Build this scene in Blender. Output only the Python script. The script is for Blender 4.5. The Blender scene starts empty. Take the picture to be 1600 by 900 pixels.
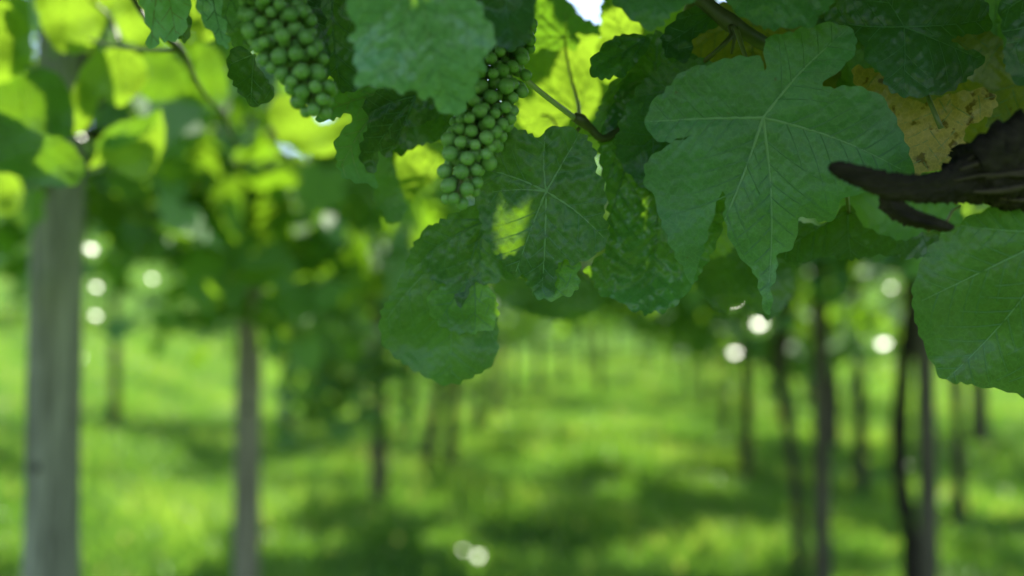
import bpy, math, random
import numpy as np
from mathutils import Vector, Matrix
from mathutils.geometry import delaunay_2d_cdt

sc = bpy.context.scene
COL = sc.collection
R = math.radians
rng = np.random.default_rng(7)
random.seed(7)

# ------------------------------------------------------------------ camera
FPX = 1333.0                       # focal length in pixels of the 1600 px wide photograph
CAM = np.array([0.0, 0.0, 1.05])
PITCH = R(3.0)
RIGHT = np.array([1.0, 0, 0])
FWD = np.array([0, math.cos(PITCH), math.sin(PITCH)])
UP = np.array([0, -math.sin(PITCH), math.cos(PITCH)])
cd = bpy.data.cameras.new('camera')
cam = bpy.data.objects.new('camera', cd)
COL.objects.link(cam)
cam.location = CAM
cam.rotation_euler = (R(90) + PITCH, 0, 0)
cd.sensor_width = 36
cd.lens = 36 * FPX / 1600
cd.clip_start = 0.02
cd.clip_end = 3000
cd.dof.use_dof = True
cd.dof.focus_distance = 0.465
cd.dof.aperture_fstop = cd.lens / 12.5      # a 12.5 mm wide opening
sc.camera = cam

# ------------------------------------------------------------------ light
SUN = np.array([0.08, 0.50, 0.86])
SUN /= np.linalg.norm(SUN)
world = bpy.data.worlds.new('World')
sc.world = world
world.use_nodes = True
nt = world.node_tree
bg = nt.nodes['Background']
sky = nt.nodes.new('ShaderNodeTexSky')
sky.sky_type = 'NISHITA'
sky.sun_disc = False
sky.sun_elevation = math.asin(SUN[2])
sky.sun_rotation = math.atan2(SUN[0], SUN[1])
sky.air_density = 1.0
sky.dust_density = 1.0
nt.links.new(sky.outputs[0], bg.inputs[0])
bg.inputs[1].default_value = 0.15
sl = bpy.data.lights.new('sun', 'SUN')
sl.energy = 5.0
sl.angle = R(0.5)
sl.color = (1.0, 0.94, 0.84)
so = bpy.data.objects.new('sun', sl)
COL.objects.link(so)
so.rotation_euler = Vector(SUN).to_track_quat('Z', 'Y').to_euler()
sc.view_settings.view_transform = 'Standard'
sc.view_settings.look = 'None'
sc.view_settings.gamma = 1
sc.view_settings.exposure = 1.28
sc.render.engine = 'CYCLES'
cy = sc.cycles
cy.max_bounces = 8
cy.diffuse_bounces = 5
cy.transmission_bounces = 6
cy.transparent_max_bounces = 6
cy.use_denoising = True
cy.sample_clamp_indirect = 6
cy.caustics_reflective = False
cy.caustics_refractive = False


def at(px, py, d):
    """world point at distance d along the view axis behind pixel (px, py)"""
    return CAM + d * (FWD + (px - 800) / FPX * RIGHT + (450 - py) / FPX * UP)


# ------------------------------------------------------------------ terrain
def ground_z(x, y):
    x = np.asarray(x, float)
    y = np.asarray(y, float)
    z = 0.022 * np.maximum(0, y - 6)
    z = z + 0.25 * np.maximum(0, y - 20) * (1 / (1 + np.exp(-(y - 26) / 4)))
    z = z + 0.10 * np.maximum(0, -x - 2.0) * np.clip(y / 6, 0, 1)
    z = z + 0.018 * np.sin(x * 1.7 + 1) * np.sin(y * 1.1) + 0.012 * np.sin(x * 4.1) * np.cos(y * 3.3 + 2)
    return z


# ------------------------------------------------------------------ materials
def new_mat(name):
    m = bpy.data.materials.new(name)
    m.use_nodes = True
    m.node_tree.nodes.clear()
    return m, m.node_tree.nodes, m.node_tree.links


def ramp(ns, stops):
    r = ns.new('ShaderNodeValToRGB')
    e = r.color_ramp.elements
    while len(e) < len(stops):
        e.new(0.5)
    for k, (p, c) in enumerate(stops):
        e[k].position = p
        e[k].color = (*c, 1)
    return r


def leaf_material(name, dark, light, trans, rough=0.42, tfac=0.38, under=None, spots=None, gloss=0.5,
                  detail=True, tone_attr=False, bump=0.45):
    m, ns, ls = new_mat(name)
    out = ns.new('ShaderNodeOutputMaterial')
    tc = ns.new('ShaderNodeTexCoord')
    uv = tc.outputs['UV']
    n1 = ns.new('ShaderNodeTexNoise')
    n1.inputs['Scale'].default_value = 38
    n1.inputs['Detail'].default_value = 5
    n1.inputs['Roughness'].default_value = 0.62
    ls.new(uv, n1.inputs['Vector'])
    info = ns.new('ShaderNodeObjectInfo')
    if tone_attr:
        at_ = ns.new('ShaderNodeAttribute')
        at_.attribute_name = 'tone'
        rnd = at_.outputs['Fac']
    else:
        rnd = info.outputs['Random']
    ad = ns.new('ShaderNodeMath')
    ad.operation = 'MULTIPLY_ADD'
    ls.new(rnd, ad.inputs[0])
    ad.inputs[1].default_value = 0.75 if tone_attr else 0.22
    if tone_attr:
        ad.inputs[2].default_value = 0.12
    else:
        s = ns.new('ShaderNodeMath')
        s.operation = 'MULTIPLY_ADD'
        ls.new(n1.outputs[0], s.inputs[0])
        s.inputs[1].default_value = 1.5
        s.inputs[2].default_value = -0.38
        ls.new(s.outputs[0], ad.inputs[2])
    r1 = ramp(ns, [(0.12, dark), (0.85, light)])
    ls.new(ad.outputs[0], r1.inputs[0])
    col = r1.outputs[0]
    bumpn = None
    if detail:
        # fine net of small veins
        v = ns.new('ShaderNodeTexVoronoi')
        v.feature = 'DISTANCE_TO_EDGE'
        v.inputs['Scale'].default_value = 330
        wn = ns.new('ShaderNodeTexNoise')
        wn.inputs['Scale'].default_value = 190
        ls.new(uv, wn.inputs['Vector'])
        mx = ns.new('ShaderNodeMixRGB')
        mx.blend_type = 'ADD'
        mx.inputs[0].default_value = 0.004
        ls.new(uv, mx.inputs[1])
        ls.new(wn.outputs[1], mx.inputs[2])
        ls.new(mx.outputs[0], v.inputs['Vector'])
        rv = ramp(ns, [(0.0, (1, 1, 1)), (0.10, (0, 0, 0))])
        ls.new(v.outputs[0], rv.inputs[0])
        mc = ns.new('ShaderNodeMixRGB')
        fm = ns.new('ShaderNodeMath')
        fm.operation = 'MULTIPLY'
        fm.inputs[1].default_value = 0.38
        ls.new(rv.outputs[0], fm.inputs[0])
        ls.new(fm.outputs[0], mc.inputs[0])
        ls.new(col, mc.inputs[1])
        mc.inputs[2].default_value = (light[0] * 1.5 + 0.01, light[1] * 1.45, light[2] * 1.3, 1)
        col = mc.outputs[0]
        v2 = ns.new('ShaderNodeTexVoronoi')
        v2.feature = 'SMOOTH_F1'
        v2.inputs['Scale'].default_value = 240
        ls.new(mx.outputs[0], v2.inputs['Vector'])
        bumpn = ns.new('ShaderNodeBump')
        bumpn.inputs['Strength'].default_value = bump
        bumpn.inputs['Distance'].default_value = 0.0012
        bumpn.invert = True
        ls.new(v2.outputs[0], bumpn.inputs['Height'])
        # pale dust specks and faint bluish bloom
        n3 = ns.new('ShaderNodeTexNoise')
        n3.inputs['Scale'].default_value = 900
        n3.inputs['Detail'].default_value = 1
        ls.new(uv, n3.inputs['Vector'])
        r3 = ramp(ns, [(0.70, (0, 0, 0)), (0.80, (1, 1, 1))])
        ls.new(n3.outputs[0], r3.inputs[0])
        f3 = ns.new('ShaderNodeMath')
        f3.operation = 'MULTIPLY'
        f3.inputs[1].default_value = 0.14
        ls.new(r3.outputs[0], f3.inputs[0])
        mc3 = ns.new('ShaderNodeMixRGB')
        ls.new(f3.outputs[0], mc3.inputs[0])
        ls.new(col, mc3.inputs[1])
        mc3.inputs[2].default_value = (0.28, 0.33, 0.24, 1)
        col = mc3.outputs[0]
    if detail:
        nb = ns.new('ShaderNodeTexNoise')
        nb.inputs['Scale'].default_value = 150
        nb.inputs['Detail'].default_value = 2
        ls.new(uv, nb.inputs['Vector'])
        rb = ramp(ns, [(0.73, (0, 0, 0)), (0.78, (1, 1, 1))])
        ls.new(nb.outputs[0], rb.inputs[0])
        mb = ns.new('ShaderNodeMixRGB')
        fb = ns.new('ShaderNodeMath')
        fb.operation = 'MULTIPLY'
        fb.inputs[1].default_value = 0.7
        ls.new(rb.outputs[0], fb.inputs[0])
        ls.new(fb.outputs[0], mb.inputs[0])
        ls.new(col, mb.inputs[1])
        mb.inputs[2].default_value = (0.06, 0.05, 0.02, 1)
        col = mb.outputs[0]
    if spots:
        ns_ = ns.new('ShaderNodeTexNoise')
        ns_.inputs['Scale'].default_value = spots[1]
        ns_.inputs['Detail'].default_value = 3
        ls.new(uv, ns_.inputs['Vector'])
        rs = ramp(ns, [(spots[2], (0, 0, 0)), (spots[2] + 0.05, (1, 1, 1))])
        ls.new(ns_.outputs[0], rs.inputs[0])
        ms = ns.new('ShaderNodeMixRGB')
        ls.new(rs.outputs[0], ms.inputs[0])
        ls.new(col, ms.inputs[1])
        ms.inputs[2].default_value = (*spots[0], 1)
        col = ms.outputs[0]
    top = col
    geo = ns.new('ShaderNodeNewGeometry')
    if under is None:
        under = (light[0] * 1.3 + 0.03, light[1] * 1.25 + 0.03, light[2] * 1.5 + 0.03)
    mu = ns.new('ShaderNodeMixRGB')
    ls.new(geo.outputs['Backfacing'], mu.inputs[0])
    ls.new(top, mu.inputs[1])
    um = ns.new('ShaderNodeMixRGB')
    um.inputs[0].default_value = 0.6
    ls.new(top, um.inputs[1])
    um.inputs[2].default_value = (*under, 1)
    ls.new(um.outputs[0], mu.inputs[2])
    p = ns.new('ShaderNodeBsdfPrincipled')
    ls.new(mu.outputs[0], p.inputs['Base Color'])
    rr = ns.new('ShaderNodeMath')
    rr.operation = 'MULTIPLY_ADD'
    ls.new(geo.outputs['Backfacing'], rr.inputs[0])
    rr.inputs[1].default_value = 0.25
    rr.inputs[2].default_value = rough
    ls.new(rr.outputs[0], p.inputs['Roughness'])
    p.inputs['Specular IOR Level'].default_value = gloss
    t = ns.new('ShaderNodeBsdfTranslucent')
    mt = ns.new('ShaderNodeMixRGB')
    mt.blend_type = 'MULTIPLY'
    mt.inputs[0].default_value = 0.45
    mt.inputs[1].default_value = (*trans, 1)
    sc_ = ns.new('ShaderNodeMixRGB')
    sc_.blend_type = 'MULTIPLY'
    sc_.inputs[0].default_value = 1
    ls.new(mu.outputs[0], sc_.inputs[1])
    k = 1.0 / max(light)
    sc_.inputs[2].default_value = (k, k, k, 1)
    ls.new(sc_.outputs[0], mt.inputs[2])
    ls.new(mt.outputs[0], t.inputs['Color'])
    if bumpn:
        ls.new(bumpn.outputs[0], p.inputs['Normal'])
        ls.new(bumpn.outputs[0], t.inputs['Normal'])
    ms2 = ns.new('ShaderNodeMixShader')
    ms2.inputs[0].default_value = tfac
    ls.new(p.outputs[0], ms2.inputs[1])
    ls.new(t.outputs[0], ms2.inputs[2])
    ls.new(ms2.outputs[0], out.inputs[0])
    return m


YG = (0.44, 0.66, 0.03)
M_leaf = leaf_material('leaf_green', (0.033, 0.098, 0.043), (0.062, 0.175, 0.075), YG, tfac=0.22, rough=0.45)
M_leaf_pale = leaf_material('leaf_pale', (0.10, 0.23, 0.12), (0.165, 0.35, 0.20), YG, rough=0.36, tfac=0.26, gloss=0.7)
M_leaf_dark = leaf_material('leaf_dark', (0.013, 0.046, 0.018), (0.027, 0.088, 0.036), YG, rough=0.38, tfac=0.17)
M_leaf_rough = leaf_material('leaf_blistered', (0.018, 0.062, 0.030), (0.036, 0.12, 0.055), YG, rough=0.30, tfac=0.22, bump=0.8)
M_leaf_sunlit = leaf_material('leaf_sunlit', (0.06, 0.16, 0.018), (0.10, 0.24, 0.03), (0.50, 0.62, 0.05), tfac=0.43)  # lighter, yellower, more see-through: sunlight from behind put into the colour
M_leaf_deep = leaf_material('leaf_deep_green', (0.022, 0.068, 0.024), (0.042, 0.122, 0.043), YG, rough=0.42, tfac=0.22)
M_leaf_mid = leaf_material('leaf_light_green', (0.045, 0.115, 0.035), (0.08, 0.19, 0.06), YG, tfac=0.33)
M_leaf_yellow = leaf_material('leaf_yellowed', (0.38, 0.29, 0.11), (0.62, 0.48, 0.20), (0.6, 0.42, 0.06), tfac=0.34,
                              spots=((0.10, 0.055, 0.02), 110, 0.60))
M_leaf_olive = leaf_material('leaf_olive', (0.08, 0.10, 0.02), (0.14, 0.16, 0.03), (0.5, 0.5, 0.03), tfac=0.2,
                             spots=((0.05, 0.03, 0.01), 60, 0.70))
M_leaf_reddened = leaf_material('leaf_spotted', (0.022, 0.072, 0.03), (0.045, 0.13, 0.05), YG, tfac=0.30,
                                spots=((0.10, 0.06, 0.045), 30, 0.70))
M_far = leaf_material('foliage_leaf', (0.018, 0.066, 0.026), (0.085, 0.18, 0.045), YG, rough=0.4, tfac=0.33, detail=False,
                      tone_attr=True)


def simple_mat(name, base, rough, noise=None, bump=None, gloss=0.5, trans=None, spec_scale=None):
    m, ns, ls = new_mat(name)
    out = ns.new('ShaderNodeOutputMaterial')
    p = ns.new('ShaderNodeBsdfPrincipled')
    p.inputs['Roughness'].default_value = rough
    p.inputs['Specular IOR Level'].default_value = gloss
    p.inputs['Base Color'].default_value = (*base, 1)
    tc = ns.new('ShaderNodeTexCoord')
    mp = ns.new('ShaderNodeMapping')
    if spec_scale:
        mp.inputs['Scale'].default_value = spec_scale
    ls.new(tc.outputs['Object'], mp.inputs[0])
    if noise:
        n = ns.new('ShaderNodeTexNoise')
        n.inputs['Scale'].default_value = noise[0]
        n.inputs['Detail'].default_value = 7
        n.inputs['Roughness'].default_value = 0.65
        ls.new(mp.outputs[0], n.inputs['Vector'])
        r = ramp(ns, [(0.3, base), (0.72, noise[1])])
        ls.new(n.outputs[0], r.inputs[0])
        ls.new(r.outputs[0], p.inputs['Base Color'])
        if bump:
            b = ns.new('ShaderNodeBump')
            b.inputs['Strength'].default_value = bump[0]
            b.inputs['Distance'].default_value = bump[1]
            ls.new(n.outputs[0], b.inputs['Height'])
            ls.new(b.outputs[0], p.inputs['Normal'])
    if trans:
        t = ns.new('ShaderNodeBsdfTranslucent')
        t.inputs[0].default_value = (*trans[0], 1)
        mx = ns.new('ShaderNodeMixShader')
        mx.inputs[0].default_value = trans[1]
        ls.new(p.outputs[0], mx.inputs[1])
        ls.new(t.outputs[0], mx.inputs[2])
        ls.new(mx.outputs[0], out.inputs[0])
    else:
        ls.new(p.outputs[0], out.inputs[0])
    return m


M_vein = simple_mat('vein', (0.17, 0.31, 0.14), 0.5, trans=((0.4, 0.6, 0.1), 0.2))
M_vein_dark = simple_mat('vein_dark', (0.075, 0.19, 0.085), 0.5, trans=((0.3, 0.5, 0.06), 0.25))
M_vein_under = simple_mat('vein_under', (0.22, 0.30, 0.14), 0.55, trans=((0.4, 0.5, 0.1), 0.2))
M_petiole = simple_mat('petiole', (0.10, 0.17, 0.04), 0.42, (60, (0.17, 0.15, 0.06)), (0.2, 0.001), spec_scale=(1, 1, 0.3))
M_petiole_sunlit = simple_mat('petiole_sunlit', (0.26, 0.34, 0.14), 0.35, (60, (0.42, 0.46, 0.26)), (0.2, 0.001))  # sunlit brightness of one petiole put into a lighter colour
M_cane = simple_mat('cane', (0.045, 0.075, 0.022), 0.5, (35, (0.10, 0.09, 0.04)), (0.3, 0.002))
M_bark = simple_mat('bark', (0.004, 0.0035, 0.003), 0.9, (60, (0.055, 0.042, 0.034)), (1.0, 0.004), spec_scale=(0.3, 1, 1), gloss=0.15)
M_bark_strip = simple_mat('bark_strip', (0.012, 0.009, 0.007), 0.9, (90, (0.11, 0.08, 0.06)), (1.0, 0.002), spec_scale=(0.3, 1, 1), gloss=0.2)
M_trunk = simple_mat('trunk_bark', (0.022, 0.017, 0.012), 0.9, (30, (0.10, 0.08, 0.06)), (1.0, 0.01), spec_scale=(1, 1, 0.2), gloss=0.2)
M_wood = simple_mat('weathered_wood', (0.06, 0.052, 0.042), 0.85, (20, (0.40, 0.37, 0.31)), (0.6, 0.004), spec_scale=(2.5, 2.5, 0.22), gloss=0.2)
M_wood2 = simple_mat('brown_weathered_wood', (0.11, 0.09, 0.065), 0.85, (16, (0.34, 0.29, 0.22)), (0.6, 0.004), spec_scale=(2.5, 2.5, 0.22), gloss=0.2)
M_wood3 = simple_mat('dark_weathered_wood', (0.05, 0.04, 0.026), 0.85, (16, (0.14, 0.115, 0.08)), (0.6, 0.004), spec_scale=(2.5, 2.5, 0.22), gloss=0.2)
M_crack = simple_mat('crack_dark', (0.03, 0.025, 0.02), 0.95)
M_wire = simple_mat('galvanised_wire', (0.3, 0.3, 0.3), 0.45)


def grape_material():
    m, ns, ls = new_mat('unripe_grape')
    out = ns.new('ShaderNodeOutputMaterial')
    p = ns.new('ShaderNodeBsdfPrincipled')
    tc = ns.new('ShaderNodeTexCoord')
    info = ns.new('ShaderNodeObjectInfo')
    n = ns.new('ShaderNodeTexNoise')
    n.noise_dimensions = '4D'
    n.inputs['Scale'].default_value = 160
    n.inputs['Detail'].default_value = 4
    wm = ns.new('ShaderNodeMath')
    wm.operation = 'MULTIPLY'
    wm.inputs[1].default_value = 50
    ls.new(info.outputs['Random'], wm.inputs[0])
    ls.new(wm.outputs[0], n.inputs['W'])
    ls.new(tc.outputs['Object'], n.inputs['Vector'])
    r = ramp(ns, [(0.3, (0.10, 0.22, 0.055)), (0.7, (0.22, 0.37, 0.13))])
    ls.new(n.outputs[0], r.inputs[0])
    ls.new(r.outputs[0], p.inputs['Base Color'])
    p.inputs['Roughness'].default_value = 0.42
    p.inputs['Subsurface Weight'].default_value = 0.35
    p.inputs['Subsurface Radius'].default_value = (0.5, 1.0, 0.2)
    p.inputs['Subsurface Scale'].default_value = 0.004
    p.inputs['Specular IOR Level'].default_value = 0.45
    ls.new(p.outputs[0], out.inputs[0])
    return m


M_grape = grape_material()
M_scar = simple_mat('berry_scar', (0.05, 0.04, 0.02), 0.8)


def grass_material():
    m, ns, ls = new_mat('grass_blades')
    out = ns.new('ShaderNodeOutputMaterial')
    a = ns.new('ShaderNodeAttribute')
    a.attribute_name = 'tone'
    r = ramp(ns, [(0.0, (0.045, 0.105, 0.014)), (0.5, (0.10, 0.205, 0.026)), (0.9, (0.20, 0.30, 0.045)), (1.0, (0.30, 0.29, 0.10))])
    ls.new(a.outputs['Fac'], r.inputs[0])
    p = ns.new('ShaderNodeBsdfPrincipled')
    ls.new(r.outputs[0], p.inputs['Base Color'])
    p.inputs['Roughness'].default_value = 0.45
    t = ns.new('ShaderNodeBsdfTranslucent')
    mm = ns.new('ShaderNodeMixRGB')
    mm.blend_type = 'MULTIPLY'
    mm.inputs[0].default_value = 1
    ls.new(r.outputs[0], mm.inputs[1])
    mm.inputs[2].default_value = (2.6, 2.6, 1.6, 1)
    ls.new(mm.outputs[0], t.inputs[0])
    mx = ns.new('ShaderNodeMixShader')
    mx.inputs[0].default_value = 0.45
    ls.new(p.outputs[0], mx.inputs[1])
    ls.new(t.outputs[0], mx.inputs[2])
    ls.new(mx.outputs[0], out.inputs[0])
    return m


M_grass = grass_material()


def ground_material():
    m, ns, ls = new_mat('meadow_ground')
    out = ns.new('ShaderNodeOutputMaterial')
    tc = ns.new('ShaderNodeTexCoord')
    n = ns.new('ShaderNodeTexNoise')
    n.inputs['Scale'].default_value = 0.9
    n.inputs['Detail'].default_value = 8
    n.inputs['Roughness'].default_value = 0.7
    ls.new(tc.outputs['Object'], n.inputs['Vector'])
    r = ramp(ns, [(0.30, (0.045, 0.10, 0.015)), (0.5, (0.075, 0.165, 0.02)), (0.68, (0.13, 0.22, 0.03))])
    ls.new(n.outputs[0], r.inputs[0])
    p = ns.new('ShaderNodeBsdfPrincipled')
    ls.new(r.outputs[0], p.inputs['Base Color'])
    p.inputs['Roughness'].default_value = 1.0
    p.inputs['Specular IOR Level'].default_value = 0.05
    b = ns.new('ShaderNodeBump')
    b.inputs['Strength'].default_value = 0.8
    b.inputs['Distance'].default_value = 0.05
    n2 = ns.new('ShaderNodeTexNoise')
    n2.inputs['Scale'].default_value = 25
    n2.inputs['Detail'].default_value = 4
    ls.new(tc.outputs['Object'], n2.inputs['Vector'])
    ls.new(n2.outputs[0], b.inputs['Height'])
    ls.new(b.outputs[0], p.inputs['Normal'])
    ls.new(p.outputs[0], out.inputs[0])
    return m


M_ground = ground_material()


# ------------------------------------------------------------------ object helpers
def tag(o, label=None, cat=None, group=None, kind=None):
    if label:
        o['label'] = label
    if cat:
        o['category'] = cat
    if group:
        o['group'] = group
    if kind:
        o['kind'] = kind
    return o


def empty(name, loc, label, cat, group=None):
    o = bpy.data.objects.new(name, None)
    o.empty_display_size = 0.05
    o.location = loc
    COL.objects.link(o)
    return tag(o, label, cat, group)


def mesh_obj(name, verts, faces, mat, parent=None, origin=None, smooth=True, uv=None, attrs=None, offset=None):
    """links one mesh object; verts in world space, moved so that ORIGIN becomes the object's own origin"""
    verts = np.asarray(verts, float)
    if origin is None:
        origin = np.zeros(3)
    origin = np.asarray(origin, float)
    me = bpy.data.meshes.new(name)
    me.from_pydata((verts - origin).tolist(), [], faces if isinstance(faces, list) else faces.tolist())
    me.update()
    if smooth:
        me.polygons.foreach_set('use_smooth', [True] * len(me.polygons))
    if uv is not None:
        ul = me.uv_layers.new(name='UVMap')
        li = np.empty(len(me.loops), dtype=np.int32)
        me.loops.foreach_get('vertex_index', li)
        ul.data.foreach_set('uv', np.asarray(uv, np.float32)[li].ravel())
    for k, v in (attrs or {}).items():
        a = me.attributes.new(k, 'FLOAT', 'POINT')
        a.data.foreach_set('value', np.asarray(v, np.float32))
    me.materials.append(mat)
    o = bpy.data.objects.new(name, me)
    COL.objects.link(o)
    o.location = origin
    if parent is not None:
        o.parent = parent
        o.location = origin - world_loc(parent)
    return o


def world_loc(o):
    v = np.array(o.location)
    while o.parent is not None:
        o = o.parent
        v = v + np.array(o.location)
    return v


def tube(pts, radii, n=8, knob=0.0, seed=0, caps=True):
    """verts, faces of a tapered tube along world points"""
    pts = np.asarray(pts, float)
    r_ = np.random.default_rng(seed)
    T = np.gradient(pts, axis=0)
    T /= np.linalg.norm(T, axis=1)[:, None] + 1e-12
    ref = np.array([0.31, 0.9, 0.27]) if abs(T[0] @ np.array([0.31, 0.9, 0.27])) < 0.9 else np.array([1.0, 0, 0])
    V, F = [], []
    a = np.arange(n) / n * 2 * math.pi
    prev = None
    for i, p in enumerate(pts):
        u = ref if prev is None else prev
        u = u - (u @ T[i]) * T[i]
        u /= np.linalg.norm(u)
        prev = u
        w = np.cross(T[i], u)
        rr = radii[i] * (1 + knob * r_.standard_normal(n))
        V.append(p + (np.cos(a) * rr)[:, None] * u + (np.sin(a) * rr)[:, None] * w)
    V = np.concatenate(V)
    m = len(pts)
    for i in range(m - 1):
        for j in range(n):
            k = (j + 1) % n
            F.append((i * n + j, i * n + k, (i + 1) * n + k, (i + 1) * n + j))
    if caps:
        F.append(tuple(range(n - 1, -1, -1)))
        F.append(tuple(range((m - 1) * n, m * n)))
    return V, F


def spline(pts, k):
    """Catmull-Rom through rows of pts (any number of columns), k steps between neighbours"""
    P = np.asarray(pts, float)
    P = np.vstack([2 * P[0] - P[1], P, 2 * P[-1] - P[-2]])
    out = []
    for i in range(1, len(P) - 2):
        for s in np.arange(k) / k:
            a, b, c, d = P[i - 1], P[i], P[i + 1], P[i + 2]
            out.append(0.5 * (2 * b + (c - a) * s + (2 * a - 5 * b + 4 * c - d) * s * s + (3 * b - a - 3 * c + d) * s ** 3))
    out.append(P[-2])
    return np.array(out)


def stem(name, px_path, mat, parent, n=8, knob=0.0, k=5, seed=0):
    """tube through (px, py, depth, radius in mm)"""
    S = spline(px_path, k)
    pts = np.array([at(a, b, c) for a, b, c, _ in S])
    V, F = tube(pts, S[:, 3] / 1000, n, knob, seed)
    return mesh_obj(name, V, F, mat, parent, pts[0])


def inside(poly, q):
    x, y = q[:, 0], q[:, 1]
    c = np.zeros(len(q), bool)
    n = len(poly)
    j = n - 1
    for i in range(n):
        xi, yi = poly[i]
        xj, yj = poly[j]
        t = (yi > y) != (yj > y)
        with np.errstate(divide='ignore', invalid='ignore'):
            xx = (xj - xi) * (y - yi) / (yj - yi + 1e-15) + xi
        c ^= t & (x < xx)
        j = i
    return c


def seg_dist(P, A, B):
    """least distance of every point to the segments A-B"""
    best = np.full(len(P), 1e9)
    for a, b in zip(A, B):
        d = b - a
        L = d @ d + 1e-15
        t = np.clip(((P - a) @ d) / L, 0, 1)
        q = P - a - t[:, None] * d
        best = np.minimum(best, q[:, 0] ** 2 + q[:, 1] ** 2)
    return np.sqrt(best)


def leaf(parent, outline, J, tips, d, tilt=(0, 0), curl=0.0, fold=0.0, seed=1, mat=None, vmat=None, label=None,
         teeth=(0.0022, 0.009), res=0.0016, quilt=0.0008, ripple=0.003, back=False, veins=True, vw=0.00055, name='leaf',
         crumple=0.0):
    """a vine leaf: a traced outline with cut teeth on a curved, blistered blade; veins raised as a sub-part.
    tilt: change of distance per metre to the right and upward; curl: 1/m, tips bend away from (+) or toward (-) the viewer"""
    mat = mat or M_leaf
    vmat = vmat or M_vein
    r_ = np.random.default_rng(seed)
    Jx, Jy = J
    s = d / FPX
    O = np.array([((x - Jx) * s, -(y - Jy) * s) for x, y in outline])
    # resample smoothly, then cut teeth
    Oc = spline(np.vstack([O, O[:1]]), 6)[:-1]
    seg = np.linalg.norm(np.roll(Oc, -1, 0) - Oc, axis=1)
    cum = np.concatenate([[0], np.cumsum(seg)])
    total = cum[-1]
    m = max(24, int(total / (res * 0.62)))
    tt = np.linspace(0, total, m, endpoint=False)
    cl = np.vstack([Oc, Oc[:1]])
    Ox = np.stack([np.interp(tt, cum, cl[:, 0]), np.interp(tt, cum, cl[:, 1])], 1)
    tg = np.roll(Ox, -2, 0) - np.roll(Ox, 2, 0)
    tg /= np.linalg.norm(tg, axis=1)[:, None] + 1e-12
    nrm = np.stack([tg[:, 1], -tg[:, 0]], 1)
    area = 0.5 * np.sum(Ox[:, 0] * np.roll(Ox[:, 1], -1) - np.roll(Ox[:, 0], -1) * Ox[:, 1])
    if area < 0:
        nrm = -nrm
    # uneven tooth lengths
    amp, wl = teeth
    if amp > 0:
        ph = np.cumsum((total / m) / (wl * (1 + 0.35 * np.sin(tt * 2 * math.pi / 0.043 + seed) + 0.2 * np.sin(tt * 2 * math.pi / 0.019 + seed * 2))))
        fr = ph % 1.0
        idx = np.floor(ph).astype(int)
        h = 0.55 + 0.75 * r_.random(idx.max() + 2)[idx]
        saw = np.where(fr < 0.62, (fr / 0.62) ** 0.75, ((1 - fr) / 0.38) ** 0.9)
        rad = np.linalg.norm(Ox, axis=1)
        k = np.clip(rad / 0.02, 0, 1)
        Ox = Ox + nrm * ((saw - 0.45) * amp * h * k)[:, None]
    # main veins (slightly bowed) and side veins
    mains, sides = [], []
    for ti, (tx, ty) in enumerate(tips):
        T = np.array([(tx - Jx) * s, -(ty - Jy) * s])
        L = np.linalg.norm(T)
        if L < 1e-4:
            continue
        dirn = T / L
        per = np.array([-dirn[1], dirn[0]])
        q = np.linspace(0, 1, 14)
        bow = 0.05 * L * r_.uniform(-1, 1)
        line = dirn * (q * L)[:, None] + per * (bow * np.sin(q * math.pi))[:, None]
        mains.append((line, np.interp(q, [0, 0.55, 1], [1.0, 0.6, 0.2])))
        step = 0.0095
        kk = np.arange(0.010 + 0.003 * r_.random(), L * 0.93, step)
        for z, dist in enumerate(kk):
            for sd in (-1, 1):
                base_t = (dist + (0.3 * step if sd > 0 else 0) + r_.normal(0, 0.0007)) / L
                base_t = min(base_t, 0.97)
                b = dirn * base_t * L + per * bow * math.sin(base_t * math.pi)
                ang = sd * R(44 + r_.uniform(-5, 5))
                dv = np.array([dirn[0] * math.cos(ang) - dirn[1] * math.sin(ang), dirn[0] * math.sin(ang) + dirn[1] * math.cos(ang)])
                sl_ = min(0.042, 0.5 * L * (1.12 - base_t) ** 0.8 + 0.006) * r_.uniform(0.85, 1.1)
                e = np.linspace(0, 1, 8)
                bend = -sd * 0.14
                pd = np.array([-dv[1], dv[0]])
                ln = b + dv * (e * sl_)[:, None] + pd * (bend * sl_ * e ** 2)[:, None] * -1
                sides.append((ln, np.interp(e, [0, 1], [0.52, 0.16])))
    # keep side veins inside their own sector: cut them where another main vein is nearer
    mp = [ml for ml, _ in mains]
    keep = []
    for si, (ln, w) in enumerate(sides):
        ok = inside(Ox, ln)
        n_ok = len(ln) if ok.all() else int(np.argmin(ok))
        if len(mp) > 1:
            ds = np.stack([seg_dist(ln, mm[:-1], mm[1:]) for mm in mp], 1)
            own = int(np.argmin(ds[0]))
            oth = np.delete(ds, own, 1).min(1)
            bad = (oth < ds[:, own] * 0.85)
            bad[:2] = False
            if bad.any():
                n_ok = min(n_ok, int(np.argmax(bad)) + 1)
        if n_ok >= 3:
            keep.append((ln[:n_ok], w[:n_ok]))
    sides = keep
    mains2 = []
    for ml, w in mains:
        ok = inside(Ox, ml)
        ok[:2] = True
        n_ok = len(ml) if ok.all() else int(np.argmin(ok))
        mains2.append((ml[:n_ok], w[:n_ok]))
    mains = mains2
    MA = np.concatenate([l[:-1] for l, _ in mains]) if mains else np.zeros((1, 2))
    MB = np.concatenate([l[1:] for l, _ in mains]) if mains else np.ones((1, 2)) * 1e-4
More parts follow.
